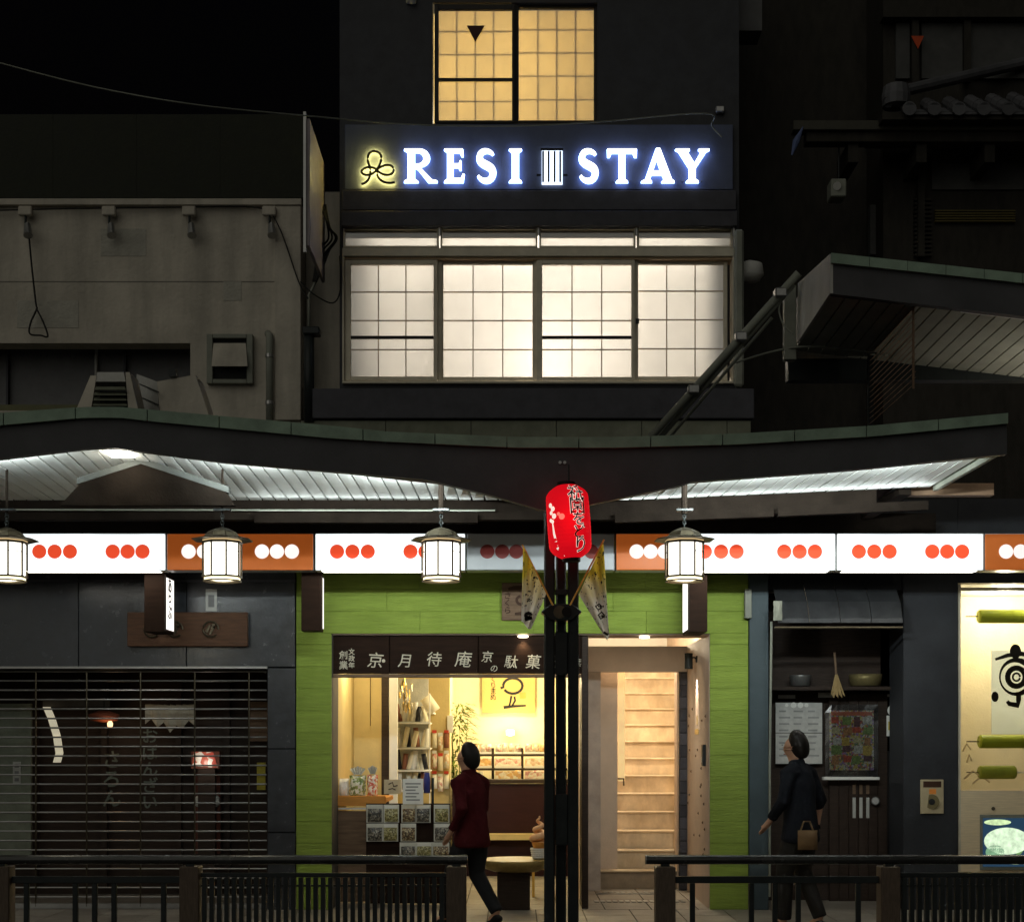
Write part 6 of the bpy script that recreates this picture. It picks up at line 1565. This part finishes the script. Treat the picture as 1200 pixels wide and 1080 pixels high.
for i, (a, b, y) in enumerate(((1128, 1138, 880), (1133, 1139, 893), (1130, 1150, 912), (1140, 1160, 918))):
    tag(MB().tube([W(a, y, 14.3), W((a + b) / 2, y - 9, 14.3), W(b, y - 2, 14.3)], .01, 6).build("dried_twig", mat("pale_twig", (.7, .55, .35), .7)), "pale dried twig lying low in the lit window, %s from the left" % od[i], "twig", "dried twigs in the window")

# ---- dark timber house above
th = thing("timber_house", "unlit dark timber house with tiled pent roof behind the raised canopy", "house", (X(1150, 15), 1, 0))
M_timber = mat("black_timber", (.030, .027, .022), .7, var=.3, scale=4, bump=.2, stretch=(3, 3, 1))
M_dimwall = mat("dim_plaster", (.075, .075, .072), .8, var=.2)
MB().box(X(866.5), X(1430), 1.6, 1.75, 3.9, 10).build("rear_wall", M_timber, th)
MB().box(X(1035, 14.9), X(1460, 14.9), .9, 1.0, 3.95, 10).build("front_wall", M_timber, th)
MB().box(X(1035, 14.9), X(1035, 14.9) + .1, 1.001, 1.6, 3.95, 10).build("return_wall", M_timber, th)
box("upper_panel", M_dimwall, th, 1080, 1130, 27, 92, 14.86, 14.899); box("upper_panel", M_dimwall, th, 1138, 1260, 27, 92, 14.86, 14.899); box("upper_panel", M_dimwall, th, 1050, 1066, 27, 92, 14.86, 14.899)
for px in (1073, 1134): box("upper_post", M_timber, th, px - 4, px + 4, 20, 96, 14.80, 14.858)
box("upper_beam", M_timber, th, 1035, 1430, 8, 20, 14.75, 14.899)
tri = MB().prism([(X(1068, 14.78), Z(42, 14.78)), (X(1083, 14.78), Z(42, 14.78)), (X(1076, 14.78), Z(57, 14.78))], Y(14.785), Y(14.79))
tri.build("triangle_sticker", mat("red_sticker", (.5, .07, .02), .5), th)
box("eave_beam", mat("eave_timber", (.06, .057, .045), .7, var=.2), th, 930, 1430, 141, 152, 14.3, 14.45, .006); box("eave_beam", M_timber, th, 945, 1430, 154, 166, 14.35, 14.5, .006)
for px in (1000, 1080, 1160): box("eave_bracket", M_timber, th, px - 6, px + 6, 166.5, 190, 14.4, 14.9)
# pent roof of pantiles: round cover tiles in columns
for i in range(15):
    x = X(1062, 14.2) + i * .24
    top = min(1.0, .25 + i * .11)
    yb, zb_ = .85, Z(128, 14.2) + .42
    p0 = Vector((x, Y(14.1), Z(128, 14.1))); p1 = p0.lerp(Vector((x, yb, zb_)), top)
    MB().tube([p0, p1], .062, 10).build("cover_tile", M_tile, th)
    MB().tube([p0 - Vector((0, .02, 0)), p0], .068, 12).build("tile_end", M_tile, th)
    for t_ in (.33, .66):
        if t_ < top: 
            pc = p0.lerp(p1, t_); MB().tube([pc, pc + (p1 - p0).normalized() * .03], .068, 10).build("tile_lap", M_tile, th)
    MB().hexa([(x + .05, Y(14.12), Z(133, 14.1)), (x + .19, Y(14.12), Z(133, 14.1)), (x + .19, p1.y, p1.z - .06), (x + .05, p1.y, p1.z - .06)], [(x + .05, Y(14.12), Z(131, 14.1)), (x + .19, Y(14.12), Z(131, 14.1)), (x + .19, p1.y, p1.z - .035), (x + .05, p1.y, p1.z - .035)]).build("pan_tile", M_tile, th)
MB().tube([W(1040, 120, 14.15), W(1052, 108, 14.3), W(1195, 75, 14.8), W(1300, 50, 15)], .055, 10).build("hip_ridge", M_tile, th)
MB().lathe([(.02, 0), (.13, .01), (.14, .10), (.12, .20), (.02, .22)], W(1050, 126, 14.2), 14).build("ridge_end_tile", M_tile, th)
box("roof_board", M_timber, th, 1034, 1430, 131, 140, 14.15, 14.85)
for i in range(5): box("shutter_slat", mat("dim_yellow_slat", (.11, .09, .03), .6), th, 1096, 1190, 246 + i * 3, 247.6 + i * 3, 14.85, 14.895)
for i in range(14): box("louvre_slat", M_timber, th, 1072, 1092, 232 + i * 5, 234.6 + i * 5, 14.84, 14.895)
box("lower_panel", M_dimwall, th, 1092, 1200, 172, 222, 14.87, 14.899); box("lower_post", M_timber, th, 1076, 1084, 166, 300, 14.8, 14.899)
box("lower_panel", M_dimwall, th, 1020, 1070, 240, 298, 15.2, 15.3)
wy = box("lit_pane", glow("far_window_glow", (1, .62, .18), .35), th, 946, 957, 421, 437, 15.55, 15.58)
box("pane_bar", M_timber, th, 945, 958, 428, 430, 15.53, 15.549)
cc = thing("camera_box", "small grey box camera hanging under the dark eave", "camera", W(983, 232, 14.4))
box("housing", M_pipe, cc, 974, 992, 209, 230, 14.4, 14.6, .01); MB().tube([W(981, 218, 14.4), W(981, 218, 14.38)], .04, 14).build("lens", M_offwhite, cc)
MB().tube([W(983, 209, 14.5), W(983, 166, 14.5)], .008, 6).build("hanger", M_blackmetal, cc)
tag(MB().tube([W(941, 149, 14.2), W(933, 166, 14.2), W(928, 182, 14.2)], [.006, .035, .008], 8).build("folded_awning", mat("blue_grey_cloth", (.10, .13, .25), .7)), "small bluish folded cloth hanging at the eave beam's left end", "cloth")
box("ducting_block", mat("grey_duct", (.12, .12, .12), .6), th, 861, 893, -20, 36, 14.3, 14.6)

# ================================================================== PEOPLE on the pavement
def grow(verts, edges, radii, root=0, sub=2, cloth=False):
    me = bpy.data.meshes.new("figure"); me.from_pydata(verts, edges, [])
    ob = bpy.data.objects.new("figure", me); COL.objects.link(ob)
    ob.modifiers.new("skin", 'SKIN').use_smooth_shade = True
    for i, r in enumerate(radii):
        sv = me.skin_vertices[0].data[i]
        sv.radius = r if isinstance(r, tuple) else (r, r); sv.use_root = (i == root)
    m = ob.modifiers.new("smooth", 'SUBSURF'); m.levels = sub; m.render_levels = sub
    if cloth:
        m = ob.modifiers.new("fuse", 'REMESH'); m.mode = 'VOXEL'; m.voxel_size = .016
        m = ob.modifiers.new("relax", 'SMOOTH'); m.factor = .5; m.iterations = 7
    dg = bpy.context.evaluated_depsgraph_get()
    out = bpy.data.meshes.new_from_object(ob.evaluated_get(dg))
    bpy.data.objects.remove(ob); bpy.data.meshes.remove(me)
    return out
def fuse(mb, voxel=.014):
    """overlapping closed tubes -> one continuous smooth skin"""
    me = bpy.data.meshes.new("figure"); me.from_pydata(mb.v, [], mb.f)
    bm = bmesh.new(); bm.from_mesh(me); bmesh.ops.recalc_face_normals(bm, faces=bm.faces); bm.to_mesh(me); bm.free()
    ob = bpy.data.objects.new("figure", me); COL.objects.link(ob)
    m = ob.modifiers.new("fuse", 'REMESH'); m.mode = 'VOXEL'; m.voxel_size = voxel
    m = ob.modifiers.new("relax", 'SMOOTH'); m.factor = .5; m.iterations = 5
    dg = bpy.context.evaluated_depsgraph_get()
    out = bpy.data.meshes.new_from_object(ob.evaluated_get(dg))
    bpy.data.objects.remove(ob); bpy.data.meshes.remove(me)
    return out
def chain(V, E, Rr, pts, start=None):
    prev = start
    for (p, r) in pts:
        V.append(p); Rr.append(r); i = len(V) - 1
        if prev is not None: E.append((prev, i))
        prev = i
    return prev
def person(label, base, heading, h, legs, arms, m_top, m_leg, m_hair, skirt=False):
    """legs/arms: per side joint offsets; figure faces +x before it is turned by heading"""
    t = thing("person", label, "person", base)
    k = h / 1.70
    rot = Matrix.Rotation(heading, 4, 'Z')
    def put(name, me, m, parent=t):
        for v in me.vertices: v.co = rot @ (v.co * k)
        me.materials.clear(); me.materials.append(m)
        me.polygons.foreach_set('use_smooth', [True] * len(me.polygons))
        o = place(name, me, base, parent); return o
    skin = mat("skin", (.48, .28, .19), .5, var=.08)
    V, E, Rr = [], [], []
    chain(V, E, Rr, [((0, 0, .95), .085), ((.01, 0, 1.10), .08), ((.02, 0, 1.27), .085), ((.03, 0, 1.40), .06), ((.045, 0, 1.47), .052), ((.07, 0, 1.54), (.072, .066)), ((.075, 0, 1.61), (.092, .076)), ((.065, 0, 1.67), (.068, .06))])
    chain(V, E, Rr, [((.165, 0, 1.565), .014)], 5)             # nose
    for s in (-1, 1):
        chain(V, E, Rr, [((.055, s * .082, 1.575), .014)], 6)  # ears
        L = legs[s]; A = arms[s]
        chain(V, E, Rr, [((0, s * .085, .90), .055), ((L[0], s * .10, .50), .048), ((L[1], s * .10, L[2]), .040), ((L[1] + L[3], s * .105, max(.03, L[2] - .05 + L[4])), .034)], 0)
        w = chain(V, E, Rr, [((.02, s * .17, 1.35), .036), ((A[0], s * A[1], A[2]), .034), ((A[3], s * A[4], A[5]), .027)], 3)
        dx, dz = A[3] - A[0], A[5] - A[2]; n = math.hypot(dx, dz); dx, dz = dx / n, dz / n
        pm = chain(V, E, Rr, [((A[3] + dx * .06, s * A[4], A[5] + dz * .06), (.022, .036))], w)
        for f, ln in ((-.026, .062), (-.009, .074), (.009, .070), (.026, .056)):
            bx_, bz_ = A[3] + dx * .09, A[5] + dz * .09
            chain(V, E, Rr, [((bx_ - dz * f * .3, s * A[4] + f, bz_), .0095), ((bx_ + dx * ln * .6, s * A[4] + f, bz_ + dz * ln * .6), .009), ((bx_ + dx * ln + .012, s * A[4] + f - s * .01, bz_ + dz * ln), .0075)], pm)
        chain(V, E, Rr, [((A[3] + dx * .05 + .03, s * A[4] - s * .01, A[5] + dz * .05), .010), ((A[3] + dx * .085 + .045, s * A[4] - s * .012, A[5] + dz * .085), .008)], pm)
    put("body", grow(V, E, Rr), skin)
    # jacket and trousers: closed tubes fused into one cloth surface
    mb = MB()
    tor = [((0, 0, .76), .165), ((0, 0, .80), .172), ((0, 0, .95), .150), ((.01, 0, 1.10), .140), ((.02, 0, 1.26), .150), ((.025, 0, 1.36), .120), ((.035, 0, 1.42), .080), ((.045, 0, 1.475), .066)]
    mb.tube([p for p, _ in tor], [r for _, r in tor], 18)
    mb.v = [(x * .92, y * 1.18, z) for x, y, z in mb.v]
    for s in (-1, 1):
        A = arms[s]
        mb.tube([(.02, s * .08, 1.375), (.02, s * .185, 1.35), (A[0], s * A[1], A[2]), (A[0] + (A[3] - A[0]) * .95, s * (A[1] + (A[4] - A[1]) * .95), A[2] + (A[5] - A[2]) * .95)], [.080, .076, .060, .045], 14)
    put("jacket", fuse(mb), m_top)
    mb = MB()
    mb.tube([(0, 0, 1.0), (0, 0, .86), (0, 0, .76)], [.145, .158, .13], 16); mb.v = [(x * .9, y * 1.1, z) for x, y, z in mb.v]
    for s in (-1, 1):
        L = legs[s]
        mb.tube([(0, s * .085, .88), (L[0] * .45, s * .095, .70), (L[0], s * .10, .50), (L[0] + (L[1] - L[0]) * .98, s * .10, .5 + (L[2] - .5) * .98)], [.095, .098, .078, .062], 14)
    put("trousers", fuse(mb), m_leg)
    for s in (-1, 1):
        L = legs[s]; z = max(.035, L[2] - .06)
        put("shoe", grow([(L[1] - .05, s * .10, z), (L[1] + .04, s * .10, z + .012), (L[1] + L[3] * .8, s * .105, max(.03, z + L[4])), (L[1] + L[3] * 1.25, s * .108, max(.025, z + L[4] - .008)), (L[1], s * .10, z + .06)], [(0, 1), (1, 2), (2, 3), (1, 4)], [.036, .042, .036, .024, .040], 1), M_black)
    V, E, Rr = [], [], []
    chain(V, E, Rr, [((-.01, 0, 1.47), (.05, .065)), ((-.005, 0, 1.54), (.085, .090)), ((.015, 0, 1.62), (.105, .096)), ((.045, 0, 1.68), (.095, .082)), ((.10, 0, 1.69), (.05, .06))])
    put("hair", grow(V, E, Rr, cloth=True), m_hair)
    for s in (-1, 1):
        me = grow([(.157, s * .030, 1.600), (.163, s * .030, 1.600)], [(0, 1)], [.009, .007], 0, 1); put("eye", me, M_black)
    me = grow([(.150, -.02, 1.522), (.154, 0, 1.520), (.150, .02, 1.522)], [(0, 1), (1, 2)], [.005, .006, .005], 1, 1); put("mouth", me, mat("lip", (.35, .12, .1), .5))
    return t
M_hair = mat("black_hair", (.012, .010, .009), .45, var=.2)
walk = {1: (.16, .24, .10, .13, .0), -1: (.02, -.22, .16, .10, -.04)}
arm = {1: (-.08, .25, 1.12, .05, .24, .92), -1: (.06, .25, 1.11, .24, .22, 1.00)}
person("woman in a dark maroon jacket and black trousers walking past the sweet shop" if False else "person in a maroon jacket and black trousers walking past the sweet shop", (X(553, 12.5), Y(12.5), 0), PI * .80, 1.58, walk, arm,
       mat("maroon_cloth", (.055, .008, .010), .9, var=.3, scale=10, bump=.9, bscale=9, spec=.05), mat("black_cloth", (.012, .012, .014), .85), M_hair)
walk2 = {1: (.10, .10, .09, .13, .0), -1: (.03, -.14, .11, .11, -.02)}
arm2 = {1: (.03, .25, 1.12, .16, .23, .96), -1: (-.06, .25, 1.11, -.02, .24, .86)}
person("person in dark clothes standing before the unlit doorway with a tan bag", (X(938, 12.4), Y(12.4), 0), PI * .78, 1.68, walk2, arm2,
       mat("dark_navy_cloth", (.011, .012, .016), .9, var=.3, bump=.9, bscale=9, spec=.05), mat("dark_cloth", (.016, .014, .012), .85), M_hair)
bg_ = thing("shoulder_bag", "small tan bag held by the person in dark clothes", "bag", (X(946, 12.25), Y(12.25), .62))
pillow(X(934, 12.2), X(957, 12.2), Y(12.12), Y(12.22), Z(995, 12.2), Z(972, 12.2), 6, .3).build("bag_body", mat("tan_leather", (.16, .10, .05), .6), bg_, smooth=True)
MB().tube([W(938, 973, 12.17), W(942, 962, 12.2), W(949, 962, 12.2), W(953, 973, 12.17)], .008, 6).build("handle", mat("tan_leather", (.16, .10, .05), .6), bg_)
